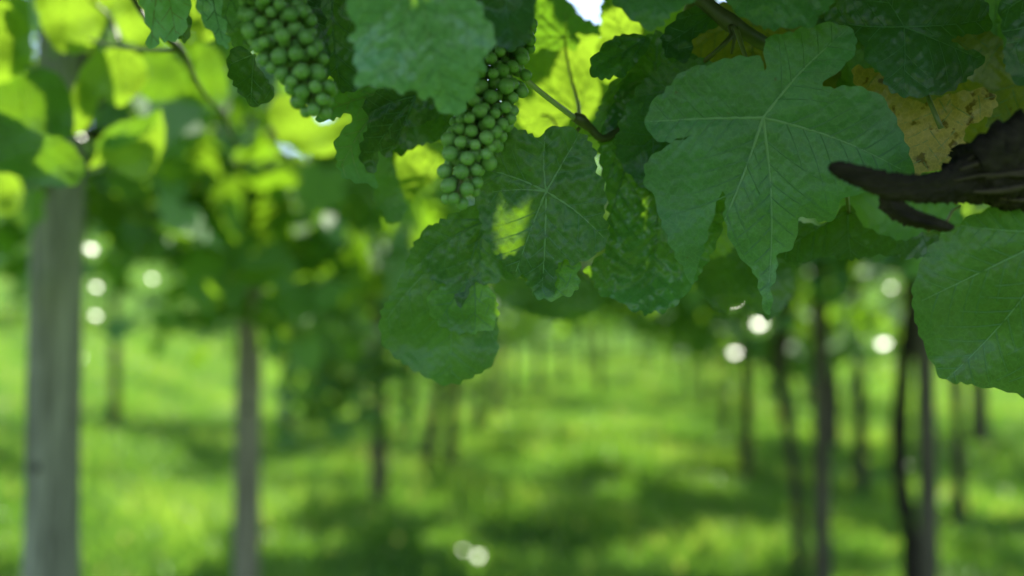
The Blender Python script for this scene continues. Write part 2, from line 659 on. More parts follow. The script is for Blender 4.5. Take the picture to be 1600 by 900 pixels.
    if sides:
        SA = np.concatenate([l[:-2:2] for l, _ in sides])
        SB = np.concatenate([l[2::2][:len(l[:-2:2])] for l, _ in sides])
        n_ = min(len(SA), len(SB))
        SA, SB = SA[:n_], SB[:n_]
    else:
        SA, SB = MA, MB
    w1, w2, w3 = r_.uniform(0, 6.28, 3)
    size = max(np.ptp(Ox[:, 0]), np.ptp(Ox[:, 1]))

    def depth(P):
        dm = seg_dist(P, MA, MB)
        ds = seg_dist(P, SA, SB)
        u, v = P[:, 0], P[:, 1]
        rad2 = u * u + v * v
        z = tilt[0] * u + tilt[1] * v + curl * rad2
        z = z - fold * np.minimum(dm, 0.02) * 1.0          # blade rises between the main veins
        e = np.clip(rad2 / (0.25 * size * size), 0, 1.5)
        z = z + ripple * e * (np.sin(u * 95 + w1 + 30 * v) + 0.7 * np.sin(v * 120 + w2 - 40 * u))
        vary = 0.65 + 0.5 * np.sin(u * 140 + w1 + 2 * np.sin(v * 90 + w3)) * np.sin(v * 170 + w2)
        z = z + quilt * 0.6 * (np.sin(u * 310 + 2.2 * np.sin(v * 210 + w2)) * np.sin(v * 280 + 2.0 * np.sin(u * 190 + w1)))
        z = z - vary * quilt * (1 - np.exp(-(ds / 0.0028) ** 2)) - quilt * 0.8 * (1 - np.exp(-(dm / 0.003) ** 2))
        z = z + quilt * 0.35 * np.sin(u * 900 + w3) * np.sin(v * 840 + w1)
        if crumple:
            z = z + crumple * (np.sin(u * 260 + 3 * np.sin(v * 130)) * np.sin(v * 230 + w2) + 0.6 * np.abs(np.sin(u * 150 - v * 190 + w1)))
        return z

    lo, hi = Ox.min(0), Ox.max(0)
    gx = np.arange(lo[0], hi[0], res)
    gy = np.arange(lo[1], hi[1], res * 0.866)
    GX, GY = np.meshgrid(gx, gy)
    GX[1::2] += res / 2
    G = np.stack([GX.ravel(), GY.ravel()], 1)
    G += r_.normal(0, res * 0.08, G.shape)
    G = G[inside(Ox, G)]
    de = np.full(len(G), 1e9)
    for a0 in range(0, len(G), 4000):
        dd = (G[a0:a0 + 4000, None, 0] - Ox[None, :, 0]) ** 2 + (G[a0:a0 + 4000, None, 1] - Ox[None, :, 1]) ** 2
        de[a0:a0 + 4000] = dd.min(1)
    G = G[de > (res * 0.45) ** 2]
    allp = np.vstack([Ox, G])
    n = len(Ox)
    res_ = delaunay_2d_cdt([Vector(p) for p in allp.tolist()], [(i, (i + 1) % n) for i in range(n)], [], 1, 1e-7)
    P2 = np.array([tuple(v) for v in res_[0]])
    faces = [tuple(f) for f in res_[2]]
    zz = depth(P2)

    def to_world(P, z):
        X = (Jx - 800 + P[:, 0] / s) / FPX
        Y = (450 - Jy + P[:, 1] / s) / FPX
        return CAM + (d + z)[:, None] * (FWD + X[:, None] * RIGHT + Y[:, None] * UP)

    W = to_world(P2, zz)
    # orient so that the upper side of the blade (front face) looks at the viewer, unless back
    a, b, c = faces[0]
    nn = np.cross(W[b] - W[a], W[c] - W[a])
    facing = nn @ (CAM - W[a]) > 0
    if facing == back:
        faces = [f[::-1] for f in faces]
    org = to_world(np.zeros((1, 2)), np.zeros(1))[0]
    o = mesh_obj(name, W, faces, mat, parent, org, uv=P2 + [r_.uniform(0, 5), r_.uniform(0, 5)])
    if label:
        o['label'] = label
    if veins and mains:
        VV, FF, FM = [], [], []
        base = 0
        for vi, (ln, w) in enumerate(mains + sides):
            z = depth(ln)
            ctr = to_world(ln, z - 0.00012)
            hw = w * vw
            tgd = np.gradient(ctr, axis=0)
            tgd /= np.linalg.norm(tgd, axis=1)[:, None] + 1e-12
            view = CAM - ctr
            view /= np.linalg.norm(view, axis=1)[:, None]
            sdv = np.cross(tgd, view)
            sdv /= np.linalg.norm(sdv, axis=1)[:, None] + 1e-12
            L_ = ctr - sdv * hw[:, None] - view * hw[:, None] * 0.2
            R_ = ctr + sdv * hw[:, None] - view * hw[:, None] * 0.2
            M_ = ctr + view * hw[:, None] * 0.7
            k = len(ctr)
            VV += [L_, M_, R_]
            for i in range(k - 1):
                FF.append((base + i, base + i + 1, base + k + i + 1, base + k + i))
                FF.append((base + k + i, base + k + i + 1, base + 2 * k + i + 1, base + 2 * k + i))
                FM += [int(vi >= len(mains))] * 2
            base += 3 * k
        vo = mesh_obj('veins', np.concatenate(VV), FF, vmat, o, org)
        vo.data.materials.append(M_vein_under if vmat is M_vein_under else M_vein_dark)
        vo.data.polygons.foreach_set('material_index', FM)
    return o


# ------------------------------------------------------------------ sun flecks: rays toward the sun that stay clear
CLEAR = []          # (point, radius)


def fleck(px, py, d, r):
    CLEAR.append((at(px, py, d), r))


def keep_clear(P, extra=0.045):
    """mask of canopy leaf centres that do not block a fleck"""
    ok = np.ones(len(P), bool)
    for q, r in CLEAR:
        v = P - q
        t = v @ SUN
        dist = np.linalg.norm(v - t[:, None] * SUN, axis=1)
        ok &= ~((dist < r + extra) & (t > 0.02))
    return ok


GAPS = []           # (px, py, radius px): places where the sky or a bright slope shows between the leaves


def keep_gap(P, size):
    v = P - CAM
    dep = v @ FWD
    dep = np.where(dep < 0.05, 1e9, dep)
    X = (v @ RIGHT) / dep * FPX + 800
    Y = 450 - (v @ UP) / dep * FPX
    ok = np.ones(len(P), bool)
    for gx, gy, gr in GAPS:
        ok &= ((X - gx) ** 2 + (Y - gy) ** 2) > (gr + size * 0.42 * FPX / np.minimum(dep, 50)) ** 2
    return ok


# ------------------------------------------------------------------ many small leaves in one mesh
def leaf_template(k=0):
    """low leaf of a vine, five lobes, folded on the middle; unit size, stalk at the origin, hanging along -y"""
    pol = [(0, 0.0), (0.16, 0.14), (0.40, 0.10), (0.50, -0.12), (0.36, -0.22), (0.50, -0.46), (0.30, -0.60), (0.22, -0.58), (0.0, -0.98)]
    V = [(x, y, 0.16 * abs(x) - 0.10 * y * y) for x, y in pol]
    V += [(-x, y, 0.16 * abs(x) - 0.10 * y * y) for x, y in pol[1:-1]]
    V.append((0, -0.40, -0.03))
    c = len(V) - 1
    ring = list(range(0, 9)) + list(range(15, 8, -1))
    F = [(c, ring[i], ring[(i + 1) % 16]) for i in range(16)]
    return np.array(V), np.array(F)


TV, TF = leaf_template()


def leaves_mesh(P, size, normals, hang=None, tone=None, r_=None):
    """arrays for N leaves at P (blade middle), facing NORMALS, tips hanging down"""
    N = len(P)
    nz = normals / np.linalg.norm(normals, axis=1)[:, None]
    down = np.tile(np.array([0, 0, -1.0]), (N, 1)) + 0.6 * r_.standard_normal((N, 3))
    ydir = -(down - (down * nz).sum(1)[:, None] * nz)
    ydir /= np.linalg.norm(ydir, axis=1)[:, None]
    xdir = np.cross(ydir, nz)
    M = np.stack([xdir, ydir, nz], 2)           # columns
    tv = TV + np.array([0, 0.4, 0])
    cur = r_.uniform(0.3, 2.2, N)
    loc = np.repeat(tv[None], N, 0)
    loc[:, :, 2] *= cur[:, None]
    loc = loc * size[:, None, None]
    W = np.einsum('nij,nkj->nki', M, loc) + P[:, None]
    F = TF[None] + (np.arange(N) * len(TV))[:, None, None]
    t = r_.random(N) if tone is None else tone
    return W.reshape(-1, 3), F.reshape(-1, 3), np.repeat(t, len(TV)), np.tile(TV[:, :2] * 0.1, (N, 1))


def fast_mesh(name, V, F, mat, parent, origin, tone=None, uv=None, smooth=False):
    me = bpy.data.meshes.new(name)
    me.vertices.add(len(V))
    me.vertices.foreach_set('co', (V - origin).astype(np.float32).ravel())
    me.loops.add(F.size)
    me.loops.foreach_set('vertex_index', F.astype(np.int32).ravel())
    me.polygons.add(len(F))
    me.polygons.foreach_set('loop_start', np.arange(0, F.size, F.shape[1], dtype=np.int32))
    me.polygons.foreach_set('loop_total', np.full(len(F), F.shape[1], np.int32))
    if smooth:
        me.polygons.foreach_set('use_smooth', np.ones(len(F), bool))
    me.update(calc_edges=True)
    me.validate()
    if tone is not None:
        a = me.attributes.new('tone', 'FLOAT', 'POINT')
        a.data.foreach_set('value', tone.astype(np.float32))
    if uv is not None:
        ul = me.uv_layers.new(name='UVMap')
        ul.data.foreach_set('uv', uv[F.ravel()].astype(np.float32).ravel())
    me.materials.append(mat)
    o = bpy.data.objects.new(name, me)
    COL.objects.link(o)
    o.location = np.asarray(origin) - (world_loc(parent) if parent is not None else 0)
    o.parent = parent
    return o


def foliage(parent, centre, half, n, r_, size=(0.07, 0.12), clumps=14, up=0.55, droop=0.35, name='foliage', prune=True, spread=0.16, tone=None):
    """the leaves of a vine as one part: shoots (clumps) of leaves through a box, ragged underneath"""
    cs = centre + (r_.random((clumps, 3)) * 2 - 1) * half
    # shoots: short lines that hang or reach out of the box
    dirs = r_.standard_normal((clumps, 3)) * [1, 1, 0.5] + [0, 0, -droop]
    dirs /= np.linalg.norm(dirs, axis=1)[:, None]
    ln = r_.uniform(0.15, 0.45, clumps)
    k = r_.integers(0, clumps, n)
    t = r_.random(n)
    P = cs[k] + dirs[k] * (ln[k] * t)[:, None] + r_.standard_normal((n, 3)) * spread * [1, 1, 0.6]
    nr = r_.standard_normal((n, 3)) * 0.75 + [0, 0, up] + np.array([0, -0.35, 0])
    sz = r_.uniform(*size, n)
    if prune:
        ok = keep_clear(P) & keep_gap(P, sz)
        P, nr, sz = P[ok], nr[ok], sz[ok]
    if not len(P):
        return None
    tn = np.clip(r_.random(len(P)) * 0.75 + (r_.random(clumps) * 0.3)[k[:len(P)]], 0, 1) if tone is None else np.full(len(P), tone) + r_.normal(0, 0.1, len(P))
    V, F, T, U = leaves_mesh(P, sz, nr, tone=tn, r_=r_)
    o = fast_mesh(name, V, F, M_far, parent, world_loc(parent), T, U)
    o['kind'] = 'stuff'
    return o

# ------------------------------------------------------------------ the ground
def graded(a, b, fine_a, fine_b, df, dc):
    xs = [fine_a]
    while xs[-1] < fine_b:
        xs.append(xs[-1] + df)
    st = df
    while xs[-1] < b:
        st = min(st * 1.25, dc)
        xs.append(xs[-1] + st)
    st = df
    while xs[0] > a:
        st = min(st * 1.25, dc)
        xs.insert(0, xs[0] - st)
    return np.array(xs)


gxs = graded(-300, 300, -9, 9, 0.25, 20)
gys = graded(-60, 500, -1, 24, 0.25, 20)
GX, GY = np.meshgrid(gxs, gys)
GZ = ground_z(GX, np.minimum(GY, 75))
gv = np.stack([GX.ravel(), GY.ravel(), GZ.ravel()], 1)
nx_, ny_ = len(gxs), len(gys)
ii, jj = np.meshgrid(np.arange(nx_ - 1), np.arange(ny_ - 1))
a_ = (jj * nx_ + ii).ravel()
gf = np.stack([a_, a_ + 1, a_ + nx_ + 1, a_ + nx_], 1)
ground = fast_mesh('ground', gv, gf, M_ground, None, np.zeros(3), smooth=True)
tag(ground, 'green sloping meadow floor of the vineyard', None, None, 'structure')


def grass():
    r_ = np.random.default_rng(11)
    N = 150000
    y = 2.2 + 20 * r_.random(N) ** 1.6
    x = (r_.random(N) * 2 - 1) * (0.66 * y + 0.8)
    patch = np.sin(x * 2.3 + 1.3 * np.sin(y * 1.1)) * np.sin(y * 1.7 + 0.8 * np.cos(x * 1.9)) + 0.6 * np.sin(x * 5.1 + y * 3.7)
    h = (0.05 + 0.05 * r_.random(N)) * (1 + 0.35 * patch) * (1 + 0.02 * y)
    w = (0.0035 + 0.004 * r_.random(N)) * (1 + 0.13 * y)
    a = r_.random(N) * 2 * math.pi
    lean = r_.normal(0, 0.5, (N, 2)) * h[:, None]
    z = ground_z(x, y) - 0.004
    B = np.stack([x, y, z], 1)
    d = np.stack([np.cos(a), np.sin(a), 0 * a], 1) * w[:, None]
    V = np.stack([B - d, B + d, B + d * 0.6 + np.c_[lean * 0.4, h * 0.6], B - d * 0.6 + np.c_[lean * 0.4, h * 0.6], B + np.c_[lean * 1.2, h]], 1)
    i = (np.arange(N) * 5)[:, None]
    F = np.concatenate([i + [0, 1, 2], i + [0, 2, 3], i + [3, 2, 4]])
    tone = np.clip(0.5 + 0.22 * patch + r_.normal(0, 0.14, N), 0, 0.92)
    tone = np.where(r_.random(N) < 0.03, 1.0, tone)
    o = fast_mesh('grass', V.reshape(-1, 3), F, M_grass, None, np.zeros(3), np.repeat(tone, 5))
    tag(o, 'short green grass covering the vineyard floor', None, None, 'stuff')


grass()


# ------------------------------------------------------------------ posts
def post(px, d, width, top, mat, label, lean=(0, 0), split=True, group=None, seed=0):
    p = at(px, 520, d)
    gz = float(ground_z(p[0], p[1]))
    t = empty('wooden_post', (p[0], p[1], gz), label, 'post', group)
    r_ = np.random.default_rng(seed)
    n = 14
    zs = np.linspace(-0.15, top - gz, n)
    pts = np.array([[p[0] + lean[0] * z + 0.004 * math.sin(z * 3 + seed), p[1] + lean[1] * z, gz + z] for z in zs])
    rad = width / 2 * (1.06 - 0.12 * np.linspace(0, 1, n)) * (1 + 0.015 * r_.standard_normal(n))
    V, F = tube(pts, rad, 20, 0.02, seed)
    mesh_obj('shaft', V, F, mat, t, pts[0])
    # knots and an old staple
    for kz in ([0.42, 0.83, 1.02] if split else [0.6]):
        aa = r_.uniform(3.6, 5.6)
        c = np.array([p[0] + lean[0] * kz, p[1] + lean[1] * kz, gz + kz]) + np.array([math.cos(aa), math.sin(aa), 0]) * width * 0.48
        out_ = np.array([math.cos(aa), math.sin(aa), 0.0])
        V, F = tube([c - out_ * 0.004, c + out_ * 0.002, c + out_ * 0.0035], [0.011, 0.009, 0.003], 9, 0.05, seed)
        mesh_obj('knot', V, F, M_crack, t, c)
    return t


PG = 'wooden posts standing along the vine rows'
post(93, 1.48, 0.086, 1.9, M_wood, 'thick pale grey weathered post under the yellow-lit leaves', (-0.004, 0), group=PG, seed=1)
post(390, 2.55, 0.074, 1.8, M_wood2, 'brownish grey post in the grass, second along the row from the thick pale post', (0.004, 0), group=PG, seed=2)
post(594, 5.3, 0.10, 1.75, M_wood3, 'dark brown post just behind the hanging round leaf', group=PG, seed=3)
post(774, 10.0, 0.13, 1.8, M_wood3, 'small distant dark post beyond the pair of leaning trunks', split=False, group=PG, seed=4)
post(1280, 3.3, 0.060, 1.75, M_wood3, 'brown post beside the forked grey vine trunk under the pointed leaf', group=PG, seed=5)
post(1441, 2.95, 0.062, 1.7, M_wood3, 'slim brown post touching the black vine trunk', (0.004, 0), group=PG, seed=6)
post(1527, 7.6, 0.13, 1.8, M_wood3, 'short dark post below the largest leaf at the picture edge', split=False, group=PG, seed=7)

# sun flecks and gaps ------------------------------------------------
fleck(783, 342, 0.466, 0.0015)
fleck(806, 362, 0.466, 0.0035)
fleck(794, 384, 0.466, 0.001)
fleck(855, 95, 0.60, 0.014)
fleck(925, 95, 0.66, 0.022)
fleck(912, 165, 0.66, 0.018)
fleck(835, 195, 0.66, 0.016)
fleck(100, 20, 0.80, 0.07)
fleck(170, 130, 0.85, 0.07)
fleck(200, 245, 0.90, 0.04)
fleck(8, 300, 1.05, 0.05)
fleck(230, 40, 0.95, 0.05)
fleck(310, 60, 0.66, 0.02)
fleck(650, 270, 0.70, 0.025)
fleck(480, 190, 0.95, 0.06)
fleck(975, 25, 0.62, 0.012)
fleck(1440, 325, 0.92, 0.05)
fleck(660, 8, 0.36, 0.003)
fleck(330, 250, 2.2, 0.14)
fleck(470, 300, 2.2, 0.14)
fleck(540, 280, 3.0, 0.18)
fleck(390, 200, 1.8, 0.10)
fleck(1340, 440, 4.0, 0.3)
for a_, b_, r_ in ((200, 580, 0.9), (290, 820, 0.55), (200, 890, 0.35), (150, 740, 0.55), (250, 680, 0.8), (470, 620, 0.7), (480, 740, 0.22), (1340, 700, 0.3), (1530, 790, 0.4), (1340, 860, 0.15), (20, 800, 0.4),
                   (980, 640, 0.6), (1050, 590, 0.9), (900, 600, 0.7), (700, 700, 0.2), (960, 770, 0.14), (1120, 770, 0.18), (470, 860, 0.2), (700, 850, 0.12), (880, 730, 0.2), (1150, 860, 0.12), (600, 780, 0.15), (980, 870, 0.10), (760, 640, 0.3), (1000, 560, 1.0), (1530, 650, 0.6), (1340, 620, 0.5)):
    fleck(a_, b_, 1.05 * FPX / (b_ - 520), r_)
GLINTS = [('b', 143, 390, 2.0, 0.020), ('b', 151, 449, 2.1, 0.016), ('b', 150, 494, 2.1, 0.016), ('b', 238, 436, 2.2, 0.014), ('b', 128, 214, 1.2, 0.006),
          ('r', 1145, 468, 3.0, 0.034), ('r', 1186, 507, 3.0, 0.036), ('r', 1148, 552, 3.0, 0.03), ('r', 1380, 538, 3.0, 0.034), ('r', 1366, 458, 3.0, 0.026),
          ('r', 1392, 450, 3.1, 0.018), ('r', 1418, 728, 3.2, 0.014), ('b', 128, 560, 2.2, 0.010)]
for _, a_, b_, c_, e_ in GLINTS:
    fleck(a_, b_, c_, e_)
for a_, b_ in ((748, 884), (724, 874), (1122, 762), (1562, 872), (1350, 720)):
    fleck(a_, b_ - 14, 1.05 * FPX / (b_ - 520), 0.03)
GAPS += [(a_, b_, 14) for _, a_, b_, c_, e_ in GLINTS]
GAPS += [(912, 8, 26), (1068, 14, 3), (455, 225, 14), (522, 205, 10), (1370, 318, 10), (1068, 82, 4)]

# ------------------------------------------------------------------ vines of the foreground
vine_r = empty('grapevine', at(1620, 260, 0.45), 'grapevine with thick black bark arm and big five-lobed shaded leaves', 'grapevine')
vine_c = empty('grapevine', at(1085, -60, 0.50), 'grapevine on green cane whose leaves hang behind and beside the grapes', 'grapevine')
vine_l = empty('grapevine', at(235, -160, 0.50), 'grapevine shoot with narrow drooping grey-green leaves beside the upper grape bunch', 'grapevine')
vine_b = empty('grapevine', at(60, -220, 0.95), 'blurred grapevine with sunlit yellow leaves around the thick pale post', 'grapevine')

VINES = {'b': vine_b, 'r': vine_r}
# --- right vine
leaf(vine_r, [(1194, 62), (1210, 55), (1235, 50), (1262, 42), (1294, 36), (1326, 42), (1338, 62), (1334, 84), (1316, 106), (1300, 118),
              (1285, 133), (1300, 138), (1322, 134), (1350, 138), (1378, 152), (1396, 178), (1408, 205), (1420, 235), (1426, 262), (1422, 284),
              (1398, 282), (1372, 292), (1345, 304), (1318, 308), (1309, 330), (1296, 347), (1272, 342), (1252, 339), (1246, 355), (1243, 378),
              (1236, 390), (1218, 393), (1214, 406), (1213, 430), (1205, 450), (1206, 476), (1203, 492), (1194, 486), (1189, 460), (1181, 432),
              (1167, 412), (1152, 396), (1138, 365), (1132, 338), (1134, 312), (1128, 296), (1120, 318), (1112, 345), (1104, 372),
              (1098, 394), (1088, 420), (1083, 444), (1074, 430), (1060, 408), (1048, 385), (1038, 358), (1028, 335), (1026, 312), (1010, 292),
              (1006, 272), (1013, 250), (1032, 234), (1050, 225), (1070, 216), (1080, 210), (1066, 214), (1045, 222), (1025, 218), (1012, 204),
              (1010, 184), (1018, 160), (1038, 143), (1056, 122), (1070, 110), (1110, 99), (1145, 90), (1178, 88), (1191, 92), (1193, 120), (1194, 160),
              (1196, 120), (1196, 85)],
     (1192, 184), [(1198, 482), (1086, 438), (1016, 190), (1322, 48), (1418, 270)], 0.445, (0.08, -0.12), 0.7, 0.12, 3,
     M_leaf, M_vein, 'large five-lobed leaf with pale star of veins and two long points', quilt=0.0006, ripple=0.0034, teeth=(0.0017, 0.0115), vw=0.0009)
leaf(vine_r, [(1030, 48), (1012, 56), (998, 78), (985, 108), (968, 140), (952, 172), (940, 205), (936, 235), (940, 268), (948, 305), (951, 345),
              (947, 385), (928, 408), (912, 424), (926, 436), (932, 452), (946, 464), (962, 468), (976, 476), (986, 484), (1003, 487), (1010, 492),
              (1022, 486), (1036, 488), (1052, 478), (1070, 462), (1084, 442), (1110, 400), (1130, 350), (1145, 250), (1130, 150), (1090, 90), (1056, 60)],
     (1012, 165), [(1012, 488), (930, 430), (944, 290), (1084, 440), (1120, 300), (1028, 60)], 0.512, (-0.15, 0.05), -0.3, 0.12, 5,
     M_leaf_rough, M_vein_dark, 'blistered dark leaf with crinkled lower edge behind the five-lobed leaf', quilt=0.0016, ripple=0.003, crumple=0.0010,
     teeth=(0.0022, 0.009))
leaf(vine_r, [(1045, 100), (1020, 112), (995, 140), (978, 172), (966, 205), (962, 235), (975, 262), (998, 288), (1025, 302), (1060, 305),
              (1110, 290), (1150, 240), (1160, 160), (1120, 100), (1080, 92)],
     (1100, 130), [(985, 250), (1030, 300), (1000, 150)], 0.485, (-0.1, -0.1), 0.3, 0.08, 9, M_leaf_reddened, M_vein_dark,
     'leaf with a faint reddish spot tucked under the five-lobed leaf')
leaf(vine_r, [(1700, 330), (1640, 316), (1600, 318), (1560, 322), (1525, 334), (1492, 354), (1466, 374), (1446, 396), (1432, 428), (1425, 462),
              (1430, 500), (1441, 533), (1456, 566), (1470, 590), (1490, 597), (1512, 600), (1540, 606), (1572, 610), (1602, 622), (1640, 628),
              (1700, 610), (1745, 540), (1760, 440), (1740, 370)],
     (1665, 360), [(1480, 592), (1440, 470), (1500, 352), (1620, 622), (1740, 520)], 0.425, (0.0, -0.25), 1.2, 0.10, 12, M_leaf_deep, M_vein,
     'very large rounded leaf hanging at the picture edge below the bark arm', teeth=(0.0017, 0.010), quilt=0.0005)
leaf(vine_r, [(1400, -40), (1352, -12), (1318, 0), (1300, 12), (1287, 32), (1298, 52), (1322, 56), (1344, 62), (1352, 84), (1358, 102), (1376, 112),
              (1386, 136), (1408, 150), (1435, 151), (1470, 147), (1492, 138), (1522, 112), (1540, 88), (1520, 80), (1496, 70), (1488, 60), (1510, 54),
              (1546, 48), (1546, 20), (1530, -10), (1480, -36)],
     (1412, 42), [(1410, 146), (1300, 34), (1530, 92), (1542, 30), (1370, -20)], 0.47, (0.1, 0.2), 1.0, 0.10, 14, M_leaf_dark, M_vein_dark,
     'dark shaded leaf above the yellowed leaf', ripple=0.002)
leaf(vine_r, [(1330, 108), (1346, 104), (1376, 116), (1400, 138), (1422, 154), (1446, 160), (1480, 148), (1512, 142), (1542, 140), (1558, 158),
              (1548, 178), (1524, 192), (1506, 202), (1506, 216), (1514, 236), (1498, 262), (1478, 268), (1452, 266), (1432, 278), (1420, 270),
              (1418, 240), (1404, 212), (1388, 180), (1362, 152), (1336, 130)],
     (1480, 120), [(1440, 270), (1350, 120), (1545, 160), (1500, 255)], 0.50, (-0.1, 0.3), -1, 0.05, 15, M_leaf_yellow, M_vein_under,
     'ochre yellow leaf with brown spots above the bark arm', crumple=0.0009, quilt=0.0014, ripple=0.004)
leaf(vine_r, [(1480, 60), (1510, 50), (1545, 48), (1566, 66), (1576, 94), (1590, 120), (1630, 140), (1640, 200), (1600, 200), (1560, 198),
              (1540, 196), (1556, 160), (1530, 130), (1500, 120), (1484, 90)],
     (1620, 60), [(1560, 190), (1490, 90), (1620, 190)], 0.515, (0, 0.2), 0, 0.05, 16, M_leaf_olive, M_vein_dark, 'olive yellow leaf behind the ochre leaf')
leaf(vine_r, [(1572, -30), (1562, 0), (1564, 40), (1572, 62), (1568, 92), (1578, 118), (1602, 138), (1650, 150), (1690, 80), (1680, -20), (1620, -50)],
     (1640, -20), [(1572, 90), (1566, 20), (1625, 130)], 0.44, (0, 0.2), 1, 0.05, 17, M_leaf_dark, M_vein_dark, 'dark leaf in the upper corner beside the olive leaf')
leaf(vine_r, [(1140, -40), (1136, 0), (1150, 20), (1178, 36), (1205, 46), (1235, 42), (1265, 42), (1285, 22), (1302, 4), (1318, -30), (1240, -60)],
     (1235, -50), [(1206, 44), (1150, 10), (1280, 30)], 0.43, (0, 0.3), 0.8, 0.08, 18, M_leaf, M_vein_dark, 'blue-green leaf hanging in front of the cane at the top')
leaf(vine_r, [(1250, 60), (1290, 20), (1330, 20), (1390, 70), (1400, 150), (1340, 190), (1290, 160), (1270, 110)],
     (1330, 20), [(1300, 150), (1380, 140), (1270, 90)], 0.56, (0, 0.2), 0, 0.05, 19, M_leaf_dark, M_vein_dark, 'almost black leaf behind the upper lobe of the five-lobed leaf')
leaf(vine_r, [(1205, 398), (1222, 375), (1246, 348), (1276, 352), (1300, 342), (1316, 322), (1332, 322), (1346, 350), (1372, 364), (1412, 376), (1448, 362),
              (1482, 372), (1462, 396), (1420, 404), (1380, 398), (1330, 406), (1290, 400), (1245, 412)],
     (1325, 330), [(1212, 400), (1330, 402), (1470, 376)], 0.52, (0, 0.4), 0, 0.05, 20, M_leaf_dark, M_vein, 'dark leaf below the bark arm with pale lower edge')
leaf(vine_r, [(1300, 290), (1330, 270), (1390, 270), (1450, 300), (1500, 320), (1500, 390), (1450, 412), (1400, 380), (1360, 372), (1320, 340)],
     (1460, 280), [(1330, 330), (1410, 395), (1490, 380)], 0.64, (0, 0.2), 0, 0.05, 21, M_leaf, M_vein, 'soft grey-green leaf glimpsed below the stub of the bark arm')
leaf(vine_r, [(1112, 322), (1136, 312), (1148, 340), (1150, 372), (1140, 394), (1120, 402), (1100, 398), (1102, 362)],
     (1130, 300), [(1112, 398), (1145, 380)], 0.60, (0, 0.2), 0, 0, 22, M_leaf_sunlit, M_vein, 'small yellow-green leaf showing between the two long points')
leaf(vine_r, [(1060, 350), (1110, 380), (1160, 370), (1220, 380), (1245, 420), (1232, 470), (1196, 500), (1160, 470), (1128, 488), (1100, 460), (1070, 420)],
     (1150, 350), [(1190, 490), (1120, 480), (1235, 440)], 0.66, (0, 0.2), 0, 0.05, 23, M_leaf_dark, M_vein_dark, 'dark leaf behind the hanging points of the five-lobed leaf')
leaf(vine_r, [(1330, 300), (1380, 296), (1440, 300), (1500, 304), (1520, 330), (1480, 350), (1420, 345), (1360, 345), (1330, 330)],
     (1440, 290), [(1340, 330), (1420, 340), (1510, 335)], 0.92, (0, 0.2), 0, 0.05, 24, M_leaf_sunlit, M_vein, 'sunlit yellow-green leaf just under the bark arm')

leaf(vine_r, [(1050, 40), (1100, 10), (1180, 0), (1260, 30), (1310, 80), (1300, 150), (1240, 170), (1150, 150), (1080, 130), (1045, 90)],
     (1180, 0), [(1180, 160), (1060, 90), (1300, 120)], 0.545, (0, 0.2), 0, 0.05, 25, M_leaf_olive, M_vein_dark, 'olive shaded leaf filling the space behind the cane fork')
leaf(vine_r, [(1470, -40), (1520, -50), (1600, -50), (1640, 0), (1640, 80), (1590, 100), (1540, 90), (1490, 60)],
     (1560, -50), [(1560, 95), (1500, 40), (1630, 60)], 0.545, (0, 0.2), 0, 0.05, 26, M_leaf, M_vein_dark, 'green leaf behind the dark leaves in the upper corner')
leaf(vine_r, [(1400, 40), (1480, 30), (1560, 50), (1600, 110), (1620, 190), (1540, 230), (1460, 220), (1400, 170), (1380, 100)],
     (1500, 20), [(1480, 225), (1390, 130), (1600, 170)], 0.57, (0, 0.2), 0, 0.05, 27, M_leaf_olive, M_vein_dark, 'large olive leaf lying behind the ochre leaf')
leaf(vine_r, [(1255, -40), (1320, -50), (1400, -40), (1410, 20), (1360, 60), (1290, 60), (1250, 20)],
     (1330, -60), [(1330, 58), (1260, 20), (1400, 20)], 0.555, (0, 0.2), 0, 0.05, 28, M_leaf_dark, M_vein_dark, 'dark leaf at the top behind the tip of the five-lobed leaf')
# the old arm, its stub, and canes
def arm(px_path, n, knob, seed, name, ridges=0.20):
    S = spline(px_path, 12)
    pts = np.array([at(a, b, c) for a, b, c, _ in S])
    n = n * 2
    V, F = tube(pts, S[:, 3] / 1000, n, 0, seed)
    r_ = np.random.default_rng(seed)
    m = len(pts)
    g = 1 + ridges * np.interp(np.arange(n), np.arange(0, n + 3, 3), r_.standard_normal(len(np.arange(0, n + 3, 3))))
    V = V.reshape(m, n, 3)
    for i in range(m):
        w = g * (1 + 0.07 * np.sin(i * 0.9 + np.arange(n) * 1.7) + 0.06 * r_.standard_normal(n) + 0.10 * (r_.random() < 0.12))
        V[i] = pts[i] + (V[i] - pts[i]) * w[:, None]
    return mesh_obj(name, V.reshape(-1, 3), F, M_bark, vine_r, pts[0])


arm([(1760, 240, 0.44, 22), (1640, 246, 0.425, 20.5), (1570, 252, 0.415, 18.5), (1535, 262, 0.41, 15), (1508, 276, 0.41, 10.5), (1470, 290, 0.405, 6.6), (1430, 294, 0.40, 5.3),
     (1385, 289, 0.398, 4.8), (1345, 276, 0.396, 4.2), (1310, 264, 0.395, 3.0), (1296, 260, 0.395, 1.5)], 20, 0.1, 5, 'bark_arm')
arm([(1388, 296, 0.402, 3.6), (1396, 318, 0.402, 4.8), (1420, 336, 0.402, 4.3), (1450, 345, 0.403, 3.6), (1478, 353, 0.404, 2.6), (1490, 355, 0.404, 1.2)], 14, 0.1, 8, 'pruned_stub')
stem('cane', [(1040, -60, 0.50, 4.6), (1085, -12, 0.49, 4.4), (1118, 18, 0.485, 4.4), (1142, 36, 0.482, 5.2), (1160, 48, 0.482, 4.4), (1190, 66, 0.485, 4.2),
              (1225, 84, 0.50, 4.2), (1270, 110, 0.53, 4.2), (1330, 150, 0.57, 4.4), (1460, 230, 0.56, 4.8), (1560, 260, 0.46, 5)], M_cane, vine_r, 10, 0.02, 6)
